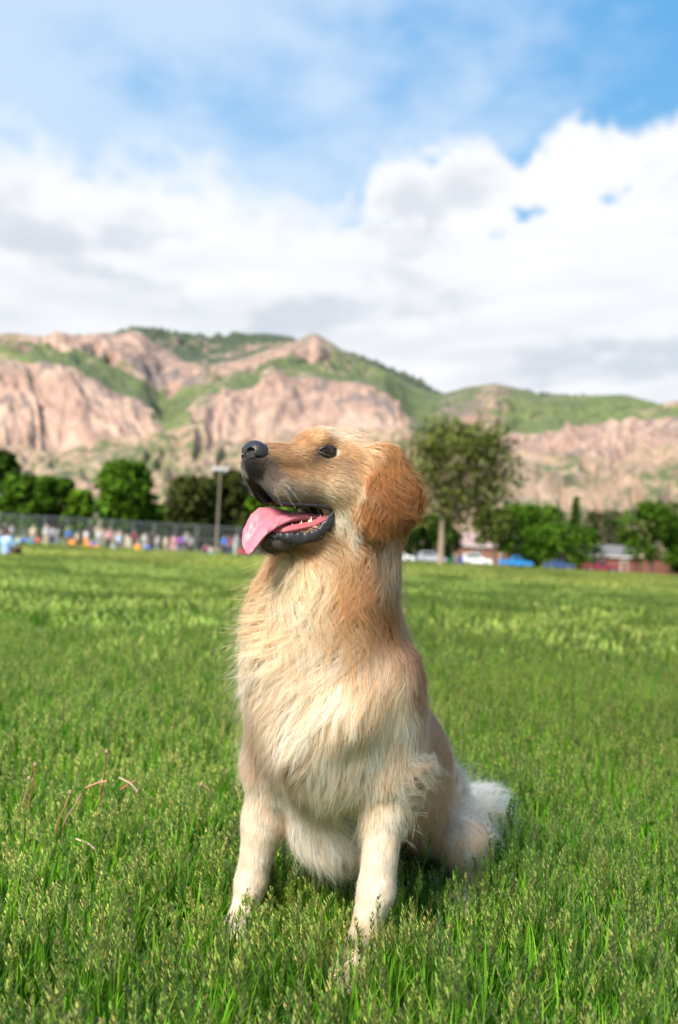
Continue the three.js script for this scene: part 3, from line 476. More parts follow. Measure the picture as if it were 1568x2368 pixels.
// ---------------------------------------------------------------- nose, eyes, mouth
{
  const frame = new THREE.Matrix4().makeBasis(HA, HB, HC).scale(V(0.001, 0.001, 0.001)).setPosition(HEAD_O);
  const toWorld = (g) => { g.applyMatrix4(frame); const ix = g.index.array; for (let i = 0; i < ix.length; i += 3) { const t = ix[i]; ix[i] = ix[i + 1]; ix[i + 1] = t; } g.computeVertexNormals(); return g; };   // the frame is mirrored, so faces are turned back
  const local = (field, lo, hi, cell) => { const g = mesher(field, lo, hi, cell); g.computeVertexNormals(); return toWorld(g); };
  // nose leather with two nostrils and a groove
  const leather = new THREE.MeshPhysicalMaterial({ color: new THREE.Color().setRGB(0.016, 0.015, 0.017), roughness: 0.5, clearcoat: 0.2, clearcoatRoughness: 0.4 });
  const noseField = (a, b, cs) => {
    const c = Math.abs(cs);
    let d = ellD(a, b, c, [102, 37, 0, 16, 16, 20]);
    d = smin(d, ellD(a, b, c, [103, 35, 13, 14, 13, 10.5]), 6);
    d = smin(d, coneD(a, b, c, [107, 26, 0, 110, 8, 0, 8, 5]), 5);
    d = smax(d, -ellD(a, b, c, [121, 35, 9.5, 10, 5.6, 4.4]), 2.5);
    d = smax(d, -ellD(a, b, c, [114, 37, 13.5, 6.5, 5.2, 6.5]), 2);
    d = smax(d, -coneD(a, b, c, [114, 33, 14, 104, 27, 23, 2.8, 1.6]), 2);
    d = smax(d, -coneD(a, b, c, [121, 34, 0, 117, 8, 0, 1.6, 1.6]), 2);
    return d + 0.35 * noise(a * 0.55, b * 0.55, cs * 0.55);
  };
  part(dog, 'nose', local(noseField, [80, -8, -28], [128, 60, 28], 0.8), leather);
  // eyes
  for (const s of [1, -1]) {
    const eye = part(dog, 'eye', toWorld(new THREE.SphereGeometry(13.5, 40, 28).translate(6, 38.5, s * 29.5)), new THREE.MeshPhysicalMaterial({ color: new THREE.Color().setRGB(0.02, 0.012, 0.008), roughness: 0.9, specularIntensity: 0, clearcoat: 0.8, clearcoatRoughness: 0.02 }));
    const gaze = V(0.42, 0.16, s * 0.9).normalize();
    const disc = (r, lift) => { const g = new THREE.SphereGeometry(13.5 + lift, 32, 10, 0, 6.2832, 0, Math.asin(r / 13.5)); g.applyQuaternion(new THREE.Quaternion().setFromUnitVectors(V(0, 1, 0), gaze)); return toWorld(g.translate(6, 38.5, s * 29.5)); };
    part(eye, 'iris', disc(8.6, 0.15), new THREE.MeshPhysicalMaterial({ color: new THREE.Color().setRGB(0.050, 0.018, 0.006), roughness: 0.9, specularIntensity: 0, clearcoat: 0.8, clearcoatRoughness: 0.02 }));
    part(eye, 'pupil', disc(4.6, 0.3), new THREE.MeshPhysicalMaterial({ color: new THREE.Color().setRGB(0.006, 0.005, 0.005), roughness: 0.9, specularIntensity: 0, clearcoat: 0.8, clearcoatRoughness: 0.02 }));
    const rimPts = []; for (let i = 0; i < 28; i++) { const t = i / 28 * 6.2832, x = 15 * Math.cos(t), y = (Math.sin(t) > 0 ? 8.6 : 5.4) * Math.sin(t) * Math.pow(Math.abs(Math.sin(t)), 0.45) * (1 - 0.12 * Math.cos(t)); rimPts.push(V(6 + x, 38.5 + y - x * 0.10 * -1 - 1.2, s * (29.5 + Math.sqrt(Math.max(16, 12.9 * 12.9 - x * x * 0.62 - y * y))))); }
    part(dog, 'eyelid', toWorld(new THREE.TubeGeometry(new THREE.CatmullRomCurve3(rimPts, true), 72, 1.8, 8, true)), std(0.022, 0.017, 0.016, 0.5));
  }
  // lower lip: thick, black, wavy, wet
  const lipMat = new THREE.MeshPhysicalMaterial({ color: new THREE.Color().setRGB(0.014, 0.013, 0.016), roughness: 0.5, clearcoat: 0.25, clearcoatRoughness: 0.4 });
  const sidePath = (pts) => [...pts, ...pts.slice(0, -1).reverse().map(([a, b, c]) => [a, b, -c])].map((p) => V(...p));
  const strip = (path, n, rad, m = 14) => {
    const cv = new THREE.CatmullRomCurve3(path), pos = [], idx = [];
    for (let i = 0; i <= n; i++) {
      const t = i / n, c = cv.getPoint(t), tg = cv.getTangent(t), out = V(0, 0, Math.sign(c.z) || 1), e1 = V(0, 1, 0).addScaledVector(tg, -tg.y).normalize(), e2 = V().crossVectors(tg, e1);
      for (let k = 0; k < m; k++) { const w = k / m * 6.2832, [ra, rb] = rad(t, w), nz = 1 + 0.30 * noise(c.x * 0.16 + Math.cos(w), c.y * 0.16 + Math.sin(w), c.z * 0.16) + 0.22 * noise(c.x * 0.45 + 2 * Math.cos(w), c.y * 0.45 + 2 * Math.sin(w), 3); const p = c.clone().addScaledVector(e1, Math.cos(w) * ra * nz).addScaledVector(e2, Math.sin(w) * rb * nz); pos.push(p.x, p.y, p.z); }
    }
    for (let i = 0; i < n; i++) for (let k = 0; k < m; k++) { const a = i * m + k, b = i * m + (k + 1) % m; idx.push(a, b, a + m, b, b + m, a + m); }
    const g = new THREE.BufferGeometry(); g.setAttribute('position', new THREE.Float32BufferAttribute(pos, 3)); g.setIndex(idx); g.computeVertexNormals(); return toWorld(g);
  };
  part(dog, 'lower_lip', strip(sidePath([[-1, -46, 38], [5, -57, 40], [17, -71, 38.5], [36, -81, 35], [56, -82, 30], [76, -79, 21], [89, -77, 11], [94, -77, 0]]), 120, (t) => { const e = Math.min(1, Math.sin(Math.PI * t) * 4); const s = Math.abs(t - 0.5) * 2; return [3.2 + 4.6 * e * smooth(0.05, 0.5, s), 2.6 + 0.9 * e]; }), lipMat);
  part(dog, 'upper_lip', strip(sidePath([[-1, -46, 37], [5, -41, 38], [16, -37.5, 37], [34, -36, 35], [56, -35, 32], [74, -33, 30], [88, -24, 25], [100, -9, 18], [108, 2, 10], [111, 7, 0]]), 140, (t) => [2.4, 1.9], 10), lipMat);
  // tongue
  const tongue = [[8, -52, 2, 15, 6], [30, -52, 2, 19, 7], [55, -50, 3, 22, 7], [76, -52, 5, 25, 7], [94, -60, 7, 27, 6.5], [107, -73, 9, 27, 6], [115, -85, 10, 24, 5.5], [119, -93, 10.5, 18, 4.5], [121, -98, 11, 7, 2.5]];
  const cv = new THREE.CatmullRomCurve3(tongue.map((t) => V(t[0], t[1], t[2]))), tp = [], ti = [], N = 60, M = 36;
  for (let i = 0; i <= N; i++) {
    const t = i / N, c = cv.getPoint(t), tg = cv.getTangent(t), k = t * (tongue.length - 1), k0 = Math.min(tongue.length - 2, Math.floor(k)), fr = k - k0, w = lerp(tongue[k0][3], tongue[k0 + 1][3], fr), h = lerp(tongue[k0][4], tongue[k0 + 1][4], fr);
    const sd = V(0.12, -0.80 * smooth(0.1, 0.5, t), 1).normalize(), up = V().crossVectors(sd, tg).normalize();
    for (let j = 0; j < M; j++) { const q = j / M * 6.2832, x = Math.cos(q), y = Math.sin(q), groove = y > 0 ? 5.0 * Math.exp(-((x / 0.26) ** 2)) * smooth(0.1, 0.4, t) * smooth(1, 0.85, t) : 0, curl = 3.5 * x * x * smooth(0.2, 0.6, t), rip = 0.9 * noise(c.x * 0.07, x * 2, c.y * 0.07) + 0.35 * noise(c.x * 0.5, x * 9, c.y * 0.5);
      const p = c.clone().addScaledVector(sd, x * w * (1 + 0.03 * rip)).addScaledVector(up, y * h - groove + curl - 1.5 + rip); tp.push(p.x, p.y, p.z); }
  }
  for (let i = 0; i < N; i++) for (let j = 0; j < M; j++) { const a = i * M + j, b = i * M + (j + 1) % M; ti.push(a, a + M, b, b, a + M, b + M); }
  const tc = tp.length / 3; tp.push(...cv.getPoint(1).toArray()); for (let j = 0; j < M; j++) ti.push(N * M + j, tc, N * M + (j + 1) % M);
  const tg = new THREE.BufferGeometry(); tg.setAttribute('position', new THREE.Float32BufferAttribute(tp, 3)); tg.setIndex(ti); tg.computeVertexNormals();
  part(dog, 'tongue', toWorld(tg), new THREE.MeshPhysicalMaterial({ color: new THREE.Color().setRGB(0.50, 0.150, 0.185), roughness: 0.55, clearcoat: 0.2, clearcoatRoughness: 0.35 }));
  // gums and lower teeth
  const gum = std(0.42, 0.10, 0.11, 0.4), tooth = phys(0.58, 0.51, 0.36, 0.4);
  for (const s of [1, -1]) {
    part(dog, 'gum', toWorld(new THREE.TubeGeometry(new THREE.CatmullRomCurve3([V(4, -54, s * 27), V(25, -63, s * 27), V(48, -68, s * 24), V(70, -72, s * 17), V(86, -74, s * 7)]), 40, 6.5, 10)), gum);
    for (const [a, b, c, h, w] of [[15, -55, 28, 11, 7], [29, -58, 27.5, 11, 6.2], [43, -61, 25.5, 8, 4.8], [56, -64, 23, 7, 4]]) {
      const g = new THREE.ConeGeometry(w * 0.62, h, 9, 4).translate(0, h / 2 - 4, 0); const g2 = new THREE.ConeGeometry(w * 0.5, h * 0.6, 8, 3).translate(w * 0.5, h * 0.3 - 4, 0), g3 = new THREE.ConeGeometry(w * 0.5, h * 0.6, 8, 3).translate(-w * 0.5, h * 0.3 - 4, 0);
      const m = mergeGeometries([g, g2, g3]); m.rotateZ(0.12).translate(a, b, s * c); part(dog, 'tooth', toWorld(m), tooth);
    }
  }
  // whiskers
  const R = rng(77), wh = std(0.62, 0.58, 0.5, 0.6);
  for (let i = 0; i < 9; i++) {
    const s = i % 4 === 3 ? -1 : 1, a = 60 + R() * 38, b = -6 + R() * 22, L = 28 + R() * 34, root = V(a, b, s * (24 - (a - 60) * 0.12)), dn = V(-0.25 + R() * 0.5, -0.5 - R() * 0.5, s * (0.5 + R() * 0.3)).normalize();
    const mid = root.clone().addScaledVector(dn, L * 0.5).add(V(3, 2, 0)), end = root.clone().addScaledVector(dn, L).add(V(-4, -4, 0));
    part(dog, 'whisker', toWorld(new THREE.TubeGeometry(new THREE.QuadraticBezierCurve3(root, mid, end), 10, 0.075, 4)), wh);
  }
}
add(dog, 'dog', 'golden long-haired dog sitting in the grass, mouth open, pink tongue hanging out', 'dog');

// ---------------------------------------------------------------- the meadow
const leafMat = new THREE.MeshPhysicalMaterial({ vertexColors: true, roughness: 1, specularIntensity: 0.0, transmission: 0.4, thickness: 0, side: THREE.DoubleSide });
class Leaves {
  constructor() { this.p = []; this.c = []; this.n = []; }
  tri(a, b, c, col, nrm) { for (const q of [a, b, c]) { this.p.push(q.x, q.y, q.z); this.c.push(col[0], col[1], col[2]); this.n.push(nrm.x, nrm.y, nrm.z); } }
  geometry() { const g = new THREE.BufferGeometry(); g.setAttribute('position', new THREE.Float32BufferAttribute(this.p, 3)); g.setAttribute('color', new THREE.Float32BufferAttribute(this.c, 3)); g.setAttribute('normal', new THREE.Float32BufferAttribute(this.n, 3)); return g; }
}
const tinted = (c, k, R, v) => { const f = 1 + (R() - 0.5) * v; return [c[0] * f * k, c[1] * f * k, c[2] * f * k]; };
function blade(L, x, z, h, w, lean, az, col, segs) {
  const dx = Math.cos(az), dz = Math.sin(az), sx = -dz, sz = dx; let prev = null; const nrm = V(dx * -0.5, 0.75, dz * -0.5).normalize();
  for (let s = 0; s <= segs; s++) {
    const t = s / segs, off = lean * t * t, ww = w * (1 - t * t) * (s === segs ? 0 : 1), y = h * t * (1 - 0.18 * lean / h * t);
    const a = V(x + dx * off - sx * ww, y, z + dz * off - sz * ww), b = V(x + dx * off + sx * ww, y, z + dz * off + sz * ww);
    if (prev) { L.tri(prev[0], prev[1], a, col, nrm); if (s < segs) L.tri(prev[1], b, a, col, nrm); }
    prev = [a, b];
  }
}
const GREENS = [[0.090, 0.235, 0.016], [0.125, 0.300, 0.020], [0.070, 0.190, 0.016], [0.165, 0.33, 0.026]];
const HEADS = [[0.31, 0.48, 0.10], [0.38, 0.53, 0.12], [0.26, 0.42, 0.10], [0.46, 0.54, 0.15], [0.34, 0.41, 0.14]];
function panicle(L, R, x, z, h, lean, az, k = 1) {
  const dx = Math.cos(az), dz = Math.sin(az), green = tinted([0.20, 0.34, 0.05], 1, R, 0.3), head = HEADS[Math.floor(R() * HEADS.length)];
  const at = (t) => V(x + dx * lean * t * t, h * t, z + dz * lean * t * t), w = 0.00055 * k;
  const sx = -dz, sz = dx, up = V(0, 0.9, 0.43);
  for (let s = 0; s < 3; s++) { const a = at(s / 3), b = at((s + 1) / 3); L.tri(V(a.x - sx * w, a.y, a.z - sz * w), V(a.x + sx * w, a.y, a.z + sz * w), V(b.x, b.y, b.z), green, up); L.tri(V(a.x + sx * w, a.y, a.z + sz * w), V(b.x + sx * w, b.y, b.z + sz * w), V(b.x - sx * w, b.y, b.z - sz * w), green, up); }
  const levels = 10, from = 1 - (0.030 + 0.022 * R()) / h, spread = 0.0036 + 0.0042 * R();
  for (let l = 0; l < levels; l++) {
    const t = lerp(from, 1, l / (levels - 1)), c = at(t), open = spread * (1 - 0.75 * l / (levels - 1)), n = l > 7 ? 2 : 3, ph = R() * 6.28;
    for (let m = 0; m < n; m++) {
      const q = ph + m / n * 6.28 + R(), ox = Math.cos(q), oz = Math.sin(q), reps = l < 4 ? 3 : 2;
      for (let e = 0; e < reps; e++) {
        const f = (e + 0.7) / reps, r = open * f, y = c.y + open * f * 1.5 + (R() - 0.5) * 0.002, len = (0.0046 + 0.0020 * R()) * k, sw = 0.0015 * k * (0.8 + 0.5 * R());
        const b = V(c.x + ox * r, y, c.z + oz * r), tip = V(b.x + ox * len * 0.45, b.y + len, b.z + oz * len * 0.45), mid = b.clone().lerp(tip, 0.45), px = -oz * sw, pz = ox * sw, nrm = V(ox * 0.5, 0.8, oz * 0.5).normalize();
        const col = R() < 0.09 ? tinted([0.74, 0.60, 0.20], 1, R, 0.3) : R() < 0.05 ? tinted([0.32, 0.22, 0.16], 1, R, 0.3) : tinted(head, 1, R, 0.45);
        L.tri(b, V(mid.x + px, mid.y, mid.z + pz), tip, col, nrm); L.tri(b, tip, V(mid.x - px, mid.y, mid.z - pz), col, nrm);
      }
    }
  }
}
function patch(seed, size, shoots, opt) {
  const R = rng(seed), L = new Leaves();
  for (let i = 0; i < shoots; i++) {
    const x = (R() - 0.5) * size, z = (R() - 0.5) * size, clump = 0.75 + 0.4 * noise(x * 9 + seed, 1, z * 9);
    for (let b = 0; b < opt.blades; b++) blade(L, x + (R() - 0.5) * 0.02, z + (R() - 0.5) * 0.02, (0.058 + 0.074 * R()) * clump * opt.h, opt.w * (0.6 + 0.7 * R()), (0.008 + 0.045 * R()) * opt.h, R() * 6.28, tinted(GREENS[Math.floor(R() * 4)], 1, R, 0.35), opt.seg);
    if (R() < opt.heads) {
      if (opt.fine) panicle(L, R, x, z, (0.086 + 0.064 * R()) * clump, 0.03 * R(), R() * 6.28);
      else { const h = (0.088 + 0.06 * R()) * clump * opt.h, c = tinted(HEADS[Math.floor(R() * 5)], 1.05, R, 0.5), q = R() * 6.28, w = opt.hw, px = Math.cos(q) * w, pz = Math.sin(q) * w, nrm = V(0, 0.85, 0.5), lx = (R() - 0.5) * 0.05, lz = (R() - 0.5) * 0.05; const a = V(x + lx * 0.5, h * 0.62, z + lz * 0.5), tip = V(x + lx, h * 1.05, z + lz), m = a.clone().lerp(tip, 0.4); L.tri(a, V(m.x + px, m.y, m.z + pz), tip, c, nrm); L.tri(a, tip, V(m.x - px, m.y, m.z - pz), c, nrm); }
    }
  }
  return L.geometry();
}
{
  const R = rng(21), zones = [
    { d0: 0.75, d1: 7.5, keep: (d) => 1 - smooth(4.2, 7.4, d), cell: 0.3, n: 5, make: (s) => patch(s, 0.34, 340, { blades: 3, w: 0.0019, h: 1, seg: 3, heads: 0.54, fine: true }) },
    { d0: 4.4, d1: 34, keep: (d) => smooth(4.2, 7.4, d) * (1 - smooth(20, 34, d)), cell: 0.8, n: 4, make: (s) => patch(s, 0.9, 1150, { blades: 2, w: 0.0042, h: 1, seg: 2, heads: 0.7, hw: 0.0056 }) },
    { d0: 20, d1: 172, keep: (d) => smooth(18, 34, d), cell: 3, n: 4, make: (s) => patch(s, 3.4, 4200, { blades: 2, w: 0.008, h: 1.15, seg: 2, heads: 0.9, hw: 0.012 }) },
  ];
  const m4 = new THREE.Matrix4(), q4 = new THREE.Quaternion(), col = new THREE.Color(); let seed = 100;
  for (const zn of zones) {
    const spots = Array.from({ length: zn.n }, () => []);
    for (let d = zn.d0 + zn.cell / 2; d < zn.d1; d += zn.cell) { const half = 0.42 * d + 1.0 + zn.cell; for (let x = -half; x <= half; x += zn.cell) if (R() < zn.keep(d) + 0.05) spots[Math.floor(R() * zn.n)].push([x + (R() - 0.5) * zn.cell * 0.3, -d + (R() - 0.5) * zn.cell * 0.3]); }
    spots.forEach((list, k) => {
      if (!list.length) return;
      const im = new THREE.InstancedMesh(zn.make(seed++), leafMat, list.length);
      list.forEach(([x, z], i) => {
        const bright = [1.30, 0.96, 0.98][zones.indexOf(zn)], dry = clamp(0.5 + 0.9 * fbm(x * 0.16, 2.5, z * 0.10, 3)), tone = 1 + 0.15 * fbm(x * 0.5, 8.5, z * 0.5, 3);
        q4.setFromAxisAngle(V(0, 1, 0), Math.floor(R() * 4) * Math.PI / 2 + (R() - 0.5) * 0.3); const s = 0.9 + 0.25 * R();
        m4.compose(V(x, 0, z), q4, V(1, s * (1 + 0.12 * fbm(x * 0.9, 4, z * 0.9, 2)), 1)); im.setMatrixAt(i, m4);
        im.setColorAt(i, col.setRGB(tone * bright * lerp(0.95, 1.15, dry) * [1, 1, 1.12][zones.indexOf(zn)], tone * bright * lerp(0.98, 1.03, dry), tone * bright * 0.95));
      });
      im.name = numbered('grass'); im.userData.kind = 'stuff'; im.userData.label = ['short meadow grass with pale seed heads around the sitting dog', 'green meadow grass of the open field behind the dog', 'sunlit meadow grass reaching to the far edge of the field'][zones.indexOf(zn)]; im.userData.category = 'grass'; im.castShadow = im.receiveShadow = true; scene.add(im);
    });
  }
}
// dry dandelion stalks standing and lying in the grass
{
  const stalks = [  // bottom and top in the frame, distance, colour
    [[232, 1850], [247, 1738], 1.98, [0.20, 0.065, 0.035], 'upright dark red dry stalk with a pale bud, tallest in the grass', 1],
    [[66, 1872], [82, 1768], 1.96, [0.26, 0.10, 0.05], 'thin reddish brown dry stalk leaning beside a paler one', 1],
    [[40, 1905], [68, 1800], 1.93, [0.34, 0.24, 0.08], 'yellowish dry stalk with brown bud, leaning beside a reddish one', 1],
    [[130, 1912], [163, 1832], 1.86, [0.36, 0.20, 0.08], 'tan dry stalk leaning over with a round pale bud', 1],
    [[148, 1905], [188, 1835], 1.90, [0.42, 0.20, 0.15], 'pinkish bent lower piece of dry stalk between grass heads', 0],
    [[198, 1822], [248, 1806], 1.97, [0.50, 0.22, 0.15], 'pinkish red broken stalk lying level against the tallest stalk', 0],
    [[280, 1826], [312, 1806], 1.97, [0.50, 0.13, 0.12], 'short bright red piece of stalk lying on the grass', 0],
    [[275, 1798], [318, 1830], 1.96, [0.45, 0.34, 0.22], 'pale broken stalk with a bud crossing a short red piece', 1],
    [[176, 1940], [224, 1968], 1.80, [0.60, 0.38, 0.32], 'pale pink broken stalk with a brown end lying in the grass', 1],
    [[536, 1992], [526, 1942], 1.78, [0.28, 0.09, 0.05], 'small red brown stalk with pale bud beside the dog’s leg', 1],
    [[495, 1845], [466, 1814], 1.98, [0.40, 0.24, 0.15], 'small tan stalk with a grey bud arching over the grass', 1],
  ];
  const bud = std(0.30, 0.185, 0.12, 0.9);
  for (const [b, t, d, c, label, hasBud] of stalks) {
    const g = new THREE.Group(), p = P(b[0], b[1], d), q = P(t[0], t[1], d - 0.015), low = p.clone(); g.position.copy(p);
    if (Math.abs(b[1] - t[1]) > 60) low.y = Math.min(low.y, 0.01);
    const mid = p.clone().lerp(q, 0.55).add(V(0.003, 0.004, 0.004)), cv = new THREE.CatmullRomCurve3([low, p, mid, q].filter((x, i, a) => !i || x.distanceTo(a[i - 1]) > 1e-4).map((x) => x.clone().sub(g.position)));
    part(g, 'stem', new THREE.TubeGeometry(cv, 16, 0.0016, 7), std(c[0], c[1], c[2], 0.6));
    if (hasBud) { const bg = new THREE.SphereGeometry(0.0040, 12, 9); const bp = bg.attributes.position; for (let i = 0; i < bp.count; i++) { const k = 1 + 0.3 * noise(bp.getX(i) * 500, bp.getY(i) * 500, bp.getZ(i) * 500); bp.setXYZ(i, bp.getX(i) * k, bp.getY(i) * k * 1.1, bp.getZ(i) * k); } bg.computeVertexNormals(); part(g, 'bud', bg.translate(...q.clone().sub(g.position).toArray()), bud); }
    add(g, 'dry_stalk', label.replace('’', "'"), 'stalk', 'dry stalks in the grass');
  }
}

// ---------------------------------------------------------------- trees along the far edge of the field
const barkMat = std(0.20, 0.145, 0.105, 0.95), paleBark = std(0.36, 0.27, 0.20, 0.9), crownMat = new THREE.MeshPhysicalMaterial({ vertexColors: true, roughness: 1, specularIntensity: 0, transmission: 0.35, thickness: 0, side: THREE.DoubleSide });
function limb(points, r0, r1) { const g = new THREE.TubeGeometry(new THREE.CatmullRomCurve3(points), 10, 1, 7), p = g.attributes.position, n = g.attributes.normal, c = new THREE.CatmullRomCurve3(points); for (let i = 0; i <= 10; i++) for (let j = 0; j <= 7; j++) { const k = i * 8 + j, r = lerp(r0, r1, i / 10), q = c.getPointAt(i / 10); p.setXYZ(k, q.x + n.getX(k) * r, q.y + n.getY(k) * r, q.z + n.getZ(k) * r); } return g; }
function tree(name, label, u, vTop, width, D, opt = {}) {
  const R = rng(Math.round(u * 7 + vTop * 3 + 900)), base = onGround(u, D), top = P(u, vTop, D), H = top.y, W = width / F * D, g = new THREE.Group(); g.position.copy(base);
  const col = opt.col ?? [0.085, 0.150, 0.030], from = (opt.from ?? 0.18) * H, conifer = opt.conifer, trunkX = opt.trunk ?? 0, shapes = [];
  const trunkTop = V((R() - 0.5) * W * 0.1, from + (H - from) * 0.55, (R() - 0.5) * 0.4), tg = [limb([V(trunkX, -0.1, 0), V(trunkX, from * 0.6, 0), V(trunkX * 1.03, from * 1.5, 0.05), trunkTop.clone().add(V(trunkX * 0.8, 0, 0))], opt.r ?? 0.022 * H, 0.006 * H)];
  const n = opt.lobes ?? 36;
  for (let i = 0; i < n; i++) {
    const t = (i + R()) / n, y = lerp(from, H, Math.pow(t, 0.85)), k = conifer ? (1 - t) * 0.95 + 0.12 : Math.sqrt(Math.max(0.05, 1 - ((t - 0.42) / 0.64) ** 2)), q = i * 2.4 + R() * 0.8, rr = W * 0.5 * k * (0.45 + 0.5 * R()), ls = W * (conifer ? 0.12 + 0.1 * (1 - t) : 0.15 + 0.09 * R());
    shapes.push([Math.cos(q) * rr, Math.min(y, H - ls * 0.7), Math.sin(q) * rr, ls]);
    if (i % 3 === 0 && !conifer) tg.push(limb([V(trunkTop.x * 0.4 + trunkX * 0.4, lerp(from, trunkTop.y, 0.5 * R()), 0), V(Math.cos(q) * rr * 0.5, y * 0.85, Math.sin(q) * rr * 0.5), V(Math.cos(q) * rr, y, Math.sin(q) * rr)], 0.009 * H, 0.002 * H));
  }
  for (const e of opt.limbs ?? []) tg.push(limb(e.map((p) => V(...p)), 0.016 * H, 0.005 * H));
  const L = new Leaves(), per = opt.per ?? 130, leaf = opt.leaf ?? 0.30;
  for (const [x, y, z, r] of shapes) { const tone = 0.75 + 0.5 * R(); for (let i = 0; i < per; i++) {
    const d = V(R() - 0.5, R() - 0.5, R() - 0.5).normalize(), k = Math.cbrt(R()) * r * (0.9 + 0.35 * R()), c = V(x + d.x * k, Math.max(0.1, y + d.y * k * 0.8), z + d.z * k), a = V(R() - 0.5, R() - 0.5, R() - 0.5).normalize(), b = V().crossVectors(a, V(R() - 0.5, R() - 0.5, R() - 0.5)).normalize(), s = leaf * (0.6 + 0.8 * R()), nn = d.clone().multiplyScalar(0.7).add(V(0, 0.5, 0)).normalize(), cc = tinted(col, tone, R, 0.5);
    L.tri(c.clone().addScaledVector(a, s), c.clone().addScaledVector(b, s * 0.6), c.clone().addScaledVector(a, -s), cc, nn); L.tri(c.clone().addScaledVector(a, s), c.clone().addScaledVector(a, -s), c.clone().addScaledVector(b, -s * 0.6), cc, nn);
  } }
  part(g, 'trunk', mergeGeometries(tg), opt.pale ? paleBark : barkMat); part(g, 'crown', L.geometry(), crownMat);
  return add(g, name, label, 'tree', 'trees along the far edge of the field');
}
const LEAFG = [0.095, 0.200, 0.018], DEEP = [0.060, 0.130, 0.018], OLIVE = [0.145, 0.190, 0.038], PINE = [0.095, 0.115, 0.030], FRESH = [0.140, 0.270, 0.020];
tree('broadleaf_tree', 'tall dark tree rising above the bushy trees behind the wire fence', -12, 1040, 95, 128, { col: DEEP });
tree('broadleaf_tree', 'wide bushy green tree under the tall dark one behind the fence', 62, 1100, 120, 118, { col: LEAFG });
tree('broadleaf_tree', 'rounded green tree in the middle of the bushy clump', 125, 1106, 105, 121, { col: LEAFG });
tree('broadleaf_tree', 'low light green tree sloping down at the end of the bushy clump', 182, 1134, 62, 116, { col: FRESH, from: 0.05 });
tree('broadleaf_tree', 'single round dense tree standing free with a bare trunk by the fence', 283, 1068, 122, 104, { col: LEAFG, from: 0.22, lobes: 46 });
tree('broadleaf_tree', 'small dark tree squeezed between the round tree and the pines', 358, 1166, 78, 125, { col: DEEP, from: 0.06 });
tree('pine_tree', 'broad dark pine beside the floodlight pole, the wider of two', 440, 1102, 112, 112, { col: PINE, from: 0.10, lobes: 44 });
tree('pine_tree', 'dark pine standing behind the floodlight pole', 520, 1086, 92, 116, { col: PINE, from: 0.10, lobes: 44 });
tree('broadleaf_tree', 'bright green tree seen beside the dog\'s tongue', 578, 1146, 84, 124, { col: FRESH, from: 0.05 });
tree('broadleaf_tree', 'green tree seen through the gap of the dog\'s open mouth', 648, 1150, 100, 130, { col: LEAFG, from: 0.05 });
tree('broadleaf_tree', 'green tree standing behind the dog\'s jaw', 735, 1160, 100, 130, { col: DEEP, from: 0.05 });
tree('broadleaf_tree', 'dark green tree standing behind the dog\'s neck', 830, 1165, 110, 140, { col: DEEP, from: 0.05 });
tree('broadleaf_tree', 'dense dark bush tree over the white parked car next to the dog', 925, 1178, 115, 172, { col: DEEP, from: 0.04 });
tree('broadleaf_tree', 'dark bush tree behind the pale trunk of the tall airy tree', 1010, 1192, 100, 176, { col: DEEP, from: 0.04 });
tree('sycamore_tree', 'tall airy tree with a pale straight trunk and see-through olive crown', 1050, 974, 262, 112, { col: [0.165, 0.20, 0.045], from: 0.32, lobes: 84, per: 76, leaf: 0.27, pale: true, trunk: -1.55, r: 0.42, limbs: [[[-1.4, 5.6, 0], [0.2, 7.2, 0.3], [2.4, 9.0, 0.5]], [[-1.5, 6.4, 0], [-2.0, 9, -0.3], [-2.4, 12, 0]]] });
tree('broadleaf_tree', 'small olive tree with a stout reddish trunk behind the white car', 1140, 1176, 96, 168, { col: OLIVE, from: 0.38, r: 0.5, lobes: 24 });
tree('broadleaf_tree', 'light green tree next to the small olive one over the house roof', 1196, 1166, 82, 186, { col: LEAFG, from: 0.2 });
tree('broadleaf_tree', 'big rounded bright green bush tree overhanging the blue and navy cars', 1292, 1212, 182, 172, { col: LEAFG, from: 0.10, lobes: 40 });
tree('broadleaf_tree', 'mid green tree behind the big rounded bush tree', 1250, 1168, 112, 190, { col: LEAFG });
tree('pine_tree', 'little pointed conifer poking up behind the bush trees', 1326, 1148, 44, 230, { col: DEEP, from: 0.02, conifer: true, lobes: 30 });
tree('broadleaf_tree', 'grey green spreading tree behind the grey roofed house', 1395, 1180, 128, 215, { col: [0.10, 0.13, 0.045] });
tree('broadleaf_tree', 'tall bright green tree in front of the brick house', 1508, 1160, 128, 160, { col: LEAFG, from: 0.2, lobes: 34 });
tree('broadleaf_tree', 'dark green tree at the end of the brick house', 1578, 1196, 80, 168, { col: DEEP, from: 0.1 });
tree('broadleaf_tree', 'low green tree filling the gap beside the grey roofed house', 1448, 1226, 60, 200, { col: OLIVE, from: 0.05 });

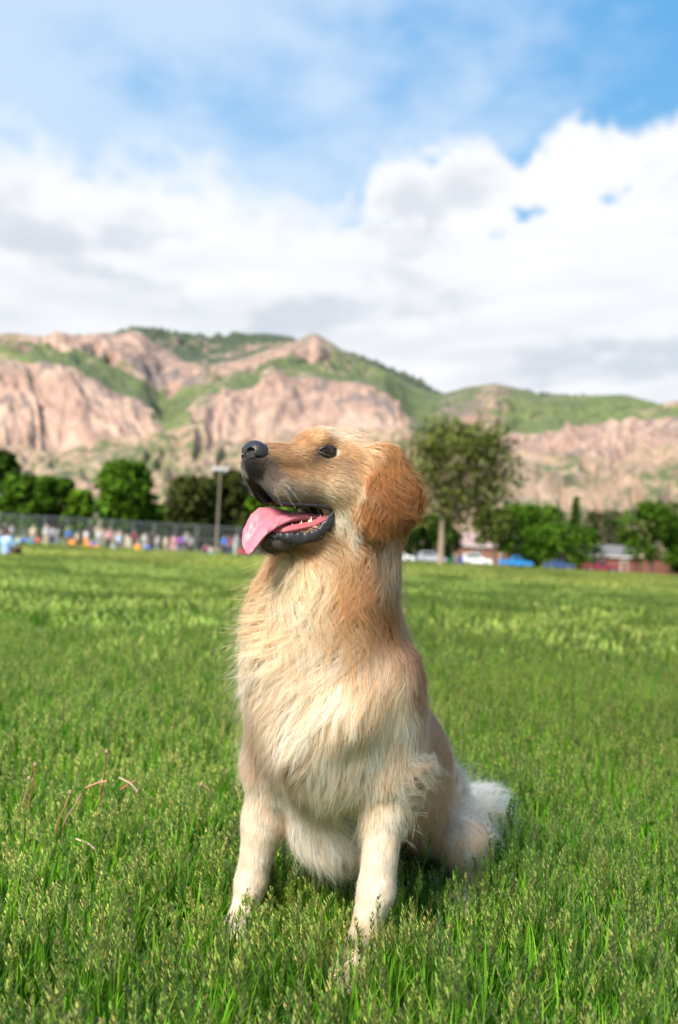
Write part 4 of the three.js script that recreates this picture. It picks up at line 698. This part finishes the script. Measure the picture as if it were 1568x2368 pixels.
// ---------------------------------------------------------------- fence, pole, houses, cars, people
const box = (w, h, d, x = 0, y = 0, z = 0) => new THREE.BoxGeometry(w, h, d).translate(x, y, z);
const steel = std(0.26, 0.28, 0.28, 0.5, { metalness: 0.4 });
{ // tall wire fence
  const a = onGround(-60, 92), b = onGround(640, 100), len = a.distanceTo(b), g = new THREE.Group(), n = 14, h = 2.75; g.position.copy(a); g.rotation.y = -Math.atan2(b.z - a.z, b.x - a.x);
  for (let i = 0; i <= n; i++) part(g, 'post', new THREE.CylinderGeometry(0.055, 0.055, h, 10).translate(i * len / n, h / 2, 0), steel);
  for (const y of [h - 0.03, h * 0.5, 0.12]) part(g, 'rail', new THREE.CylinderGeometry(0.03, 0.03, len, 8).rotateZ(Math.PI / 2).translate(len / 2, y, 0.07), steel);
  const wires = []; for (let x = -h; x < len; x += 0.22) for (const s of [1, -1]) { const x0 = s > 0 ? x : x + h, w = box(0.012, h * 1.414, 0.012); w.rotateZ(-s * Math.PI / 4).translate(x0 + s * h / 2, h / 2, 0.1 + s * 0.007); if (x0 + s * h / 2 > h / 2 && x0 + s * h / 2 < len - h / 2) wires.push(w); }
  part(g, 'wire_mesh', mergeGeometries(wires), steel).userData.kind = 'stuff';
  add(g, 'wire_fence', 'long tall grey wire fence with steel posts behind the crowd of people', 'fence');
}
{ // floodlight pole
  const g = new THREE.Group(), base = onGround(499, 90), top = P(505, 1092, 90).y; g.position.copy(base);
  part(g, 'pole', new THREE.CylinderGeometry(0.05, 0.08, top, 14).translate(0, top / 2, 0), std(0.30, 0.255, 0.19, 0.8));
  part(g, 'crossbar', box(1.3, 0.10, 0.10, 0, top + 0.05, 0), steel);
  for (const x of [-0.5, 0, 0.5]) part(g, 'floodlight', new THREE.CylinderGeometry(0.22, 0.13, 0.30, 16).rotateX(Math.PI / 2 - 0.3).translate(x, top + 0.30, 0.1), std(0.32, 0.32, 0.31, 0.5));
  add(g, 'floodlight_pole', 'tan floodlight pole with white lamps standing in front of the dark pines', 'light pole');
}
function house(label, u, D, w, d, h, roofH, wall, roof, turn, windows) {
  const g = new THREE.Group(); g.position.copy(onGround(u, D)); g.rotation.y = turn;
  part(g, 'wall', box(w, h, d, 0, h / 2, 0), wall);
  const s = new THREE.Shape([new THREE.Vector2(-d / 2 - 0.5, 0), new THREE.Vector2(d / 2 + 0.5, 0), new THREE.Vector2(0, roofH)]);
  part(g, 'roof', new THREE.ExtrudeGeometry(s, { depth: w + 0.8, bevelEnabled: false }).rotateY(Math.PI / 2).translate(-w / 2 - 0.4, h + 0.002, 0), roof);
  part(g, 'fascia', box(w + 0.8, 0.18, 0.08, 0, h - 0.06, d / 2 + 0.52), std(0.75, 0.72, 0.66, 0.7));
  for (const [x, y, ww, hh, kind] of windows) {
    const f = part(g, kind === 'door' ? 'door' : 'window', box(ww, hh, 0.12, x, y, d / 2 + 0.03), std(0.78, 0.76, 0.72, 0.6));
    if (kind === 'door') part(f, 'door_panel', box(ww - 0.2, hh - 0.12, 0.06, x, y - 0.05, d / 2 + 0.08), std(0.16, 0.08, 0.05, 0.6));
    else { part(f, 'pane', box(ww / 2 - 0.1, hh - 0.16, 0.04, x - ww / 4 + 0.01, y, d / 2 + 0.09), phys(0.03, 0.04, 0.05, 0.1)); part(f, 'pane', box(ww / 2 - 0.1, hh - 0.16, 0.04, x + ww / 4 - 0.01, y, d / 2 + 0.09), phys(0.03, 0.04, 0.05, 0.1)); part(f, 'sill', box(ww + 0.2, 0.1, 0.2, x, y - hh / 2 - 0.06, d / 2 + 0.1), std(0.7, 0.68, 0.64, 0.7)); }
  }
  add(g, 'house', label, 'house', 'houses along the street');
}
const brick = std(0.19, 0.075, 0.052, 0.95), brickPale = std(0.26, 0.115, 0.075, 0.95), plaster = std(0.60, 0.50, 0.38, 0.9), slate = std(0.15, 0.14, 0.14, 0.85), pinkRoof = std(0.36, 0.25, 0.23, 0.9), tanRoof = std(0.46, 0.36, 0.24, 0.9);
house('orange brick house with brownish pink roof partly hidden by the olive tree', 1150, 196, 15, 9, 3.6, 2.6, brickPale, pinkRoof, 0.05, [[-5, 2, 2.0, 1.4], [0, 1.2, 1.2, 2.4, 'door'], [4.6, 2, 2.4, 1.4]]);
house('low red brick house with wide grey roof behind the maroon pickup', 1425, 188, 15, 9, 2.9, 2.2, brick, slate, -0.06, [[-4.6, 1.6, 2.2, 1.3], [0.4, 1.15, 1.2, 2.3, 'door'], [4.6, 1.6, 2.2, 1.3]]);
house('red brick house with tan gable roof standing behind the tall bright green tree', 1530, 182, 15, 10, 2.9, 3.0, brick, tanRoof, Math.PI / 2 - 0.1, [[-4, 1.6, 2.2, 1.3], [0, 1.15, 1.2, 2.3, 'door'], [4, 1.6, 2.2, 1.3]]);
house('pale plaster house with pinkish roof beyond the wire fence', 352, 138, 9, 7, 2.9, 2.2, plaster, pinkRoof, 0.2, [[-2.4, 1.6, 1.6, 1.2], [0.4, 1.15, 1.1, 2.2, 'door'], [2.8, 1.6, 1.6, 1.2]]);
// cars: drawn from the side, given width by extruding and narrowing the cabin
function car(label, kind, u, D, turn, paint) {
  const g = new THREE.Group(); g.position.copy(onGround(u, D)); g.rotation.y = turn;
  const body = phys(...paint, 0.35, { clearcoat: 0.8, clearcoatRoughness: 0.1, metalness: 0.1 }), glass = phys(0.02, 0.025, 0.03, 0.08), rubber = std(0.02, 0.02, 0.02, 0.9), alloy = std(0.5, 0.5, 0.52, 0.35, { metalness: 0.8 }), chrome = std(0.6, 0.6, 0.62, 0.25, { metalness: 0.9 });
  const spec = { sedan: { L: 4.6, low: [[-2.3, 0.35], [-2.3, 0.75], [-2.15, 0.92], [-1.2, 0.98], [0.9, 0.98], [2.0, 0.82], [2.28, 0.62], [2.3, 0.35]], cab: [[-1.55, 0.96], [-0.85, 1.42], [0.35, 1.44], [1.15, 0.96]], w: [-1.4, 1.4] },
    suv: { L: 4.7, low: [[-2.35, 0.4], [-2.35, 0.95], [-2.25, 1.10], [1.0, 1.10], [2.05, 0.98], [2.32, 0.75], [2.35, 0.4]], cab: [[-2.25, 1.08], [-2.0, 1.72], [0.15, 1.76], [1.05, 1.08]], w: [-1.45, 1.45] },
    pickup: { L: 5.4, low: [[-2.7, 0.45], [-2.7, 1.08], [0.9, 1.08], [2.1, 1.02], [2.6, 0.88], [2.7, 0.45]], cab: [[-0.75, 1.06], [-0.6, 1.72], [0.45, 1.74], [1.15, 1.06]], w: [-1.75, 1.75] } }[kind];
  const side = (pts, depth, bevel) => new THREE.ExtrudeGeometry(new THREE.Shape(pts.map((p) => new THREE.Vector2(...p))), { depth: depth - 2 * bevel, bevelEnabled: true, bevelThickness: bevel, bevelSize: bevel, bevelSegments: 3 }).translate(0, 0, -depth / 2 + bevel);
  part(g, 'body', side(spec.low, 1.78, 0.06), body);
  part(g, 'cabin', side(spec.cab, 1.56, 0.10), body);
  const inset = (k) => { const c = spec.cab.reduce((a, p) => [a[0] + p[0] / 4, a[1] + p[1] / 4], [0, 0]); return spec.cab.map(([x, y]) => [c[0] + (x - c[0]) * k, c[1] + 0.04 + (y - c[1]) * (k - 0.02)]); };
  for (const s of [1, -1]) { const w = new THREE.ExtrudeGeometry(new THREE.Shape(inset(0.82).map((p) => new THREE.Vector2(...p))), { depth: 0.02, bevelEnabled: false }); part(g, 'side_window', w.translate(0, 0, s > 0 ? 0.785 : -0.805), glass); }
  const pane = (p, q, sgn) => { const L = Math.hypot(q[0] - p[0], q[1] - p[1]) * 0.82, b = box(0.03, L, 1.3); b.rotateZ(Math.atan2(q[1] - p[1], q[0] - p[0]) - Math.PI / 2).translate((p[0] + q[0]) / 2 + sgn * 0.1, (p[1] + q[1]) / 2 + 0.06, 0); return b; };
  part(g, 'rear_window', pane(spec.cab[0], spec.cab[1], -1), glass); part(g, 'windscreen', pane(spec.cab[3], spec.cab[2], 1), glass);
  for (const x of spec.w) for (const s of [1, -1]) { const tyre = part(g, 'wheel', new THREE.CylinderGeometry(0.34, 0.34, 0.24, 22).rotateX(Math.PI / 2).translate(x, 0.34, s * 0.82), rubber); part(tyre, 'rim', new THREE.CylinderGeometry(0.21, 0.21, 0.02, 18).rotateX(Math.PI / 2).translate(x, 0.34, s * 0.95), alloy); }
  for (const s of [1, -1]) { part(g, 'headlight', box(0.06, 0.16, 0.34, spec.L / 2 + 0.04, 0.72, s * 0.62), std(0.8, 0.8, 0.78, 0.2)); part(g, 'taillight', box(0.06, 0.2, 0.26, -spec.L / 2 - 0.05, 0.78, s * 0.66), std(0.35, 0.02, 0.02, 0.3)); }
  part(g, 'bumper', box(0.14, 0.2, 1.7, spec.L / 2 + 0.06, 0.46, 0), chrome); part(g, 'bumper', box(0.14, 0.2, 1.7, -spec.L / 2 - 0.06, 0.46, 0), chrome);
  add(g, 'parked_car', label, kind === 'pickup' ? 'pickup' : 'car', 'cars parked along the street');
}
car('white car half hidden behind the dog\'s neck', 'sedan', 924, 160, 0.1, [0.80, 0.81, 0.82]);
car('dark grey car parked in the shade between the white car and pale trunk', 'sedan', 970, 168, 0.2, [0.09, 0.09, 0.10]);
car('silver car parked right behind the pale tree trunk', 'suv', 1000, 166, -0.15, [0.38, 0.40, 0.44]);
car('white tall car beside the stout reddish trunk', 'suv', 1101, 158, 0.05, [0.82, 0.82, 0.80]);
car('bright blue pickup parked next to the stout reddish trunk', 'pickup', 1191, 162, 0.03, [0.01, 0.24, 0.62]);
car('navy blue sedan parked under the big rounded bush tree', 'sedan', 1291, 158, 0.02, [0.03, 0.07, 0.20]);
car('maroon pickup parked in front of the grey roofed house', 'pickup', 1388, 160, 0.02, [0.20, 0.018, 0.035]);
{ // bins between the trunk and the white car
  for (const [u, c, label] of [[1046, [0.02, 0.14, 0.08], 'dark green wheeled bin beside the pale trunk'], [1064, [0.02, 0.07, 0.30], 'blue wheeled bin beside the white tall car']]) {
    const g = new THREE.Group(); g.position.copy(onGround(u, 156)); const m = std(...c, 0.6), b = new THREE.CylinderGeometry(0.52, 0.40, 1.15, 4, 1).rotateY(Math.PI / 4).translate(0, 0.62, 0);
    part(g, 'bin_body', b, m); part(g, 'lid', box(0.82, 0.08, 0.86, 0, 1.24, 0.02), m); for (const s of [1, -1]) part(g, 'wheel', new THREE.CylinderGeometry(0.12, 0.12, 0.07, 14).rotateZ(Math.PI / 2).translate(s * 0.3, 0.12, -0.34), std(0.02, 0.02, 0.02, 0.9)); part(g, 'handle', box(0.6, 0.05, 0.05, 0, 1.18, -0.46), m);
    add(g, 'wheeled_bin', label, 'bin', 'wheeled bins by the street');
  }
}
// people: one continuous body per pose from joined tapered limbs; clothes and hair as their own pieces
const poses = {};
for (const [pose, limbs, shirt, legs, head] of [
  ['standing', { hip: [0, 0.92, 0], chest: [0, 1.30, 0.0], neck: [0, 1.46, 0.01], knees: [[0.09, 0.50, 0.03], [-0.10, 0.50, 0.0]], feet: [[0.10, 0.08, 0], [-0.12, 0.08, -0.02]], elbows: [[0.26, 1.12, 0.02], [-0.26, 1.12, -0.02]], hands: [[0.25, 0.88, 0.10], [-0.22, 0.90, 0.12]] }, 0, 0, [0, 1.62, 0.02]],
  ['sitting', { hip: [0, 0.14, 0], chest: [0, 0.50, -0.05], neck: [0, 0.66, -0.03], knees: [[0.16, 0.36, 0.36], [-0.18, 0.32, 0.34]], feet: [[0.12, 0.06, 0.56], [-0.10, 0.06, 0.52]], elbows: [[0.27, 0.36, 0.08], [-0.27, 0.36, 0.08]], hands: [[0.18, 0.34, 0.30], [-0.16, 0.32, 0.30]] }, 0, 0, [0, 0.83, -0.02]],
  ['walking', { hip: [0, 0.90, 0], chest: [0, 1.28, 0.03], neck: [0, 1.44, 0.04], knees: [[0.10, 0.50, 0.20], [-0.09, 0.48, -0.08]], feet: [[0.10, 0.08, 0.24], [-0.10, 0.10, -0.36]], elbows: [[0.25, 1.10, -0.12], [-0.25, 1.10, 0.12]], hands: [[0.22, 0.92, 0.02], [-0.20, 0.96, 0.30]] }, 0, 0, [0, 1.60, 0.07]],
]) {
  const L = limbs, c = (a, b, r1, r2) => [...a, ...b, r1, r2], sh = [[0.17, L.chest[1] + 0.09, L.chest[2]], [-0.17, L.chest[1] + 0.09, L.chest[2]]];
  const skinB = [c(L.chest, L.neck, 0.07, 0.055), c(L.neck, L.head ?? [L.neck[0], L.neck[1] + 0.1, L.neck[2]], 0.055, 0.06)], clothT = [c(L.hip, L.chest, 0.14, 0.15)], clothB = [c(L.hip, [L.hip[0], L.hip[1] + 0.08, L.hip[2]], 0.145, 0.13)];
  [0, 1].forEach((i) => { const hj = [(i ? -1 : 1) * 0.09, L.hip[1], L.hip[2]]; clothB.push(c(hj, L.knees[i], 0.09, 0.068)); clothB.push(c(L.knees[i], [lerp(L.knees[i][0], L.feet[i][0], 0.75), lerp(L.knees[i][1], L.feet[i][1], 0.75), lerp(L.knees[i][2], L.feet[i][2], 0.75)], 0.066, 0.05)); skinB.push(c(L.knees[i], L.feet[i], 0.055, 0.04)); skinB.push(c(L.feet[i], [L.feet[i][0], 0.04, L.feet[i][2] + 0.16], 0.045, 0.035)); skinB.push(c(hj, L.knees[i], 0.075, 0.055)); clothT.push(c(sh[i], [lerp(sh[i][0], L.elbows[i][0], 0.7), lerp(sh[i][1], L.elbows[i][1], 0.7), lerp(sh[i][2], L.elbows[i][2], 0.7)], 0.065, 0.06)); skinB.push(c(sh[i], L.elbows[i], 0.05, 0.04)); skinB.push(c(L.elbows[i], L.hands[i], 0.038, 0.028)); skinB.push(c(L.hands[i], [L.hands[i][0], L.hands[i][1] - 0.07, L.hands[i][2] + 0.03], 0.035, 0.02)); });
  skinB.push(c(L.hip, L.chest, 0.12, 0.13)); clothT.push(c(sh[0], sh[1], 0.075, 0.075));
  const hd = head, headB = (x, y, z) => { let d = ellD(x, y, z, [hd[0], hd[1], hd[2], 0.078, 0.115, 0.098]); d = smin(d, ellD(x, y, z, [hd[0], hd[1] - 0.02, hd[2] + 0.10, 0.016, 0.025, 0.022]), 0.02); for (const s of [1, -1]) { d = smin(d, ellD(x, y, z, [s * 0.082, hd[1] - 0.005, hd[2] - 0.01, 0.012, 0.03, 0.02]), 0.01); d = smax(d, -ellD(x, y, z, [s * 0.032, hd[1] + 0.012, hd[2] + 0.098, 0.018, 0.010, 0.012]), 0.01); } return d; };
  const joined = (list, k) => (x, y, z) => { let d = 9; for (const q of list) d = smin(d, coneD(x, y, z, q), k); return d; };
  const mk = (f, cell) => { const g = mesher(f, [-0.48, -0.06, -0.56], [0.48, 1.92, 0.80], cell, 4); g.computeVertexNormals(); return g; };
  const bodyF = joined(skinB, 0.04), topF = joined(clothT, 0.05), botF = joined(clothB, 0.04);
  poses[pose] = { body: mk((x, y, z) => smin(bodyF(x, y, z), headB(x, y, z), 0.02), 0.02), shirt: mk((x, y, z) => topF(x, y, z) - 0.012, 0.022), trousers: mk((x, y, z) => botF(x, y, z) - 0.010, 0.022), hair: mk((x, y, z) => Math.max(ellD(x, y, z, [hd[0], hd[1] + 0.025, hd[2] - 0.022, 0.092, 0.112, 0.104]), -(y - hd[1] + 0.02) - Math.max(0, -(z - hd[2])) * 1.4), 0.016) };
}
{
  const skins = [std(0.55, 0.36, 0.27, 0.6), std(0.42, 0.25, 0.17, 0.6), std(0.62, 0.43, 0.33, 0.6)], hairs = { brown: std(0.07, 0.035, 0.02, 0.7), black: std(0.02, 0.018, 0.016, 0.7), blond: std(0.50, 0.36, 0.17, 0.7), white: std(0.75, 0.72, 0.66, 0.8) };
  const paint = { blue: [0.02, 0.14, 0.50], 'light blue': [0.32, 0.50, 0.80], teal: [0.03, 0.28, 0.32], red: [0.52, 0.03, 0.05], white: [0.48, 0.48, 0.49], grey: [0.30, 0.31, 0.34], orange: [0.85, 0.32, 0.02], pink: [0.55, 0.25, 0.29], black: [0.025, 0.025, 0.03], navy: [0.02, 0.035, 0.12], purple: [0.26, 0.08, 0.42], beige: [0.58, 0.44, 0.32], maroon: [0.18, 0.02, 0.05], mint: [0.45, 0.65, 0.55], brown: [0.16, 0.08, 0.05], green: [0.03, 0.22, 0.09] }, mats = {};
  const cloth = (c) => mats[c] ??= std(...paint[c], 0.9);
  // place in the frame, distance, height of the person (m), pose, shirt, trousers, hair, facing
  const crowd = [
    [15, 29, 1.55, 'sitting', 'light blue', 'brown', 'brown', 2.6], [8, 84, 1.75, 'standing', 'black', 'navy', 'brown', 0.4], [24, 86, 1.7, 'standing', 'white', 'grey', 'brown', 0.9], [41, 84, 1.2, 'sitting', 'mint', 'blue', 'blond', 0.2], [56, 84, 1.5, 'sitting', 'blue', 'black', 'black', -0.4], [69, 83, 1.4, 'sitting', 'teal', 'teal', 'brown', 0.8], [74, 88, 1.72, 'standing', 'beige', 'grey', 'white', 0.1], [85, 84, 1.6, 'sitting', 'red', 'maroon', 'brown', -0.7], [105, 85, 1.8, 'standing', 'white', 'beige', 'white', 0.5], [119, 87, 1.78, 'standing', 'grey', 'navy', 'black', -0.2], [131, 88, 1.7, 'walking', 'grey', 'grey', 'brown', 1.2],
    [157, 86, 1.62, 'standing', 'blue', 'brown', 'brown', 0.3], [166, 83, 1.55, 'sitting', 'orange', 'brown', 'brown', 0.0], [177, 85, 1.3, 'standing', 'beige', 'brown', 'blond', 0.6], [197, 84, 1.6, 'standing', 'white', 'orange', 'brown', -0.5], [206, 85, 1.5, 'sitting', 'pink', 'orange', 'black', 0.4], [217, 82, 1.45, 'sitting', 'blue', 'orange', 'brown', 0.8], [227, 87, 1.76, 'standing', 'white', 'grey', 'black', 0.2], [249, 84, 1.72, 'standing', 'pink', 'black', 'blond', 0.1], [260, 81, 1.05, 'sitting', 'white', 'white', 'blond', 0.9], [273, 84, 1.35, 'standing', 'light blue', 'navy', 'brown', -0.3],
    [309, 86, 1.74, 'standing', 'maroon', 'black', 'black', 0.2], [316, 82, 1.35, 'sitting', 'orange', 'orange', 'brown', 0.3], [333, 85, 1.62, 'standing', 'white', 'white', 'black', 0.5], [341, 82, 1.3, 'sitting', 'blue', 'navy', 'brown', -0.6], [349, 85, 1.66, 'standing', 'black', 'black', 'brown', 0.1], [363, 84, 1.4, 'standing', 'white', 'grey', 'blond', 0.9], [382, 85, 1.35, 'standing', 'beige', 'beige', 'blond', 0.3], [400, 84, 1.5, 'standing', 'pink', 'pink', 'brown', -0.2], [416, 84, 1.55, 'standing', 'purple', 'navy', 'black', 0.3], [429, 87, 1.82, 'standing', 'grey', 'black', 'white', 0.4], [442, 85, 1.55, 'walking', 'grey', 'black', 'brown', -1.2],
    [474, 83, 1.6, 'sitting', 'maroon', 'navy', 'brown', 0.2], [486, 81, 1.3, 'sitting', 'beige', 'teal', 'blond', 0.7], [517, 82, 1.66, 'standing', 'blue', 'black', 'brown', 0.2], [529, 84, 1.68, 'standing', 'maroon', 'navy', 'brown', -0.5], [543, 80, 1.1, 'standing', 'white', 'white', 'blond', 0.4], [557, 82, 1.5, 'sitting', 'red', 'black', 'brown', 0.1], [572, 82, 1.6, 'sitting', 'navy', 'navy', 'black', 0.5], [544, 87, 1.78, 'standing', 'grey', 'green', 'white', 0.3],
  ];
  const seen = {};
  const R = rng(9);
  for (const [u, D, size, pose, shirt, trousers, hair, turn] of crowd) {
    const g = new THREE.Group(); g.position.copy(onGround(u, D)); g.rotation.y = turn; g.scale.setScalar(size / 1.75);
    const p = poses[pose]; part(g, 'body', p.body, skins[Math.floor(R() * 3)]); part(g, 'shirt', p.shirt, cloth(shirt)); part(g, 'trousers', p.trousers, cloth(trousers)); part(g, 'hair', p.hair, hairs[hair]);
    const label = D < 40 ? 'person in light blue shirt sitting alone out on the field' : `${size < 1.4 ? 'small ' : ''}${pose} person with ${hair} hair in ${shirt} shirt and ${trousers} trousers by the fence`;
    add(g, 'person', label, 'person', 'people by the fence');
  }
}

scene.updateMatrixWorld(true);
renderer.render(scene, camera);
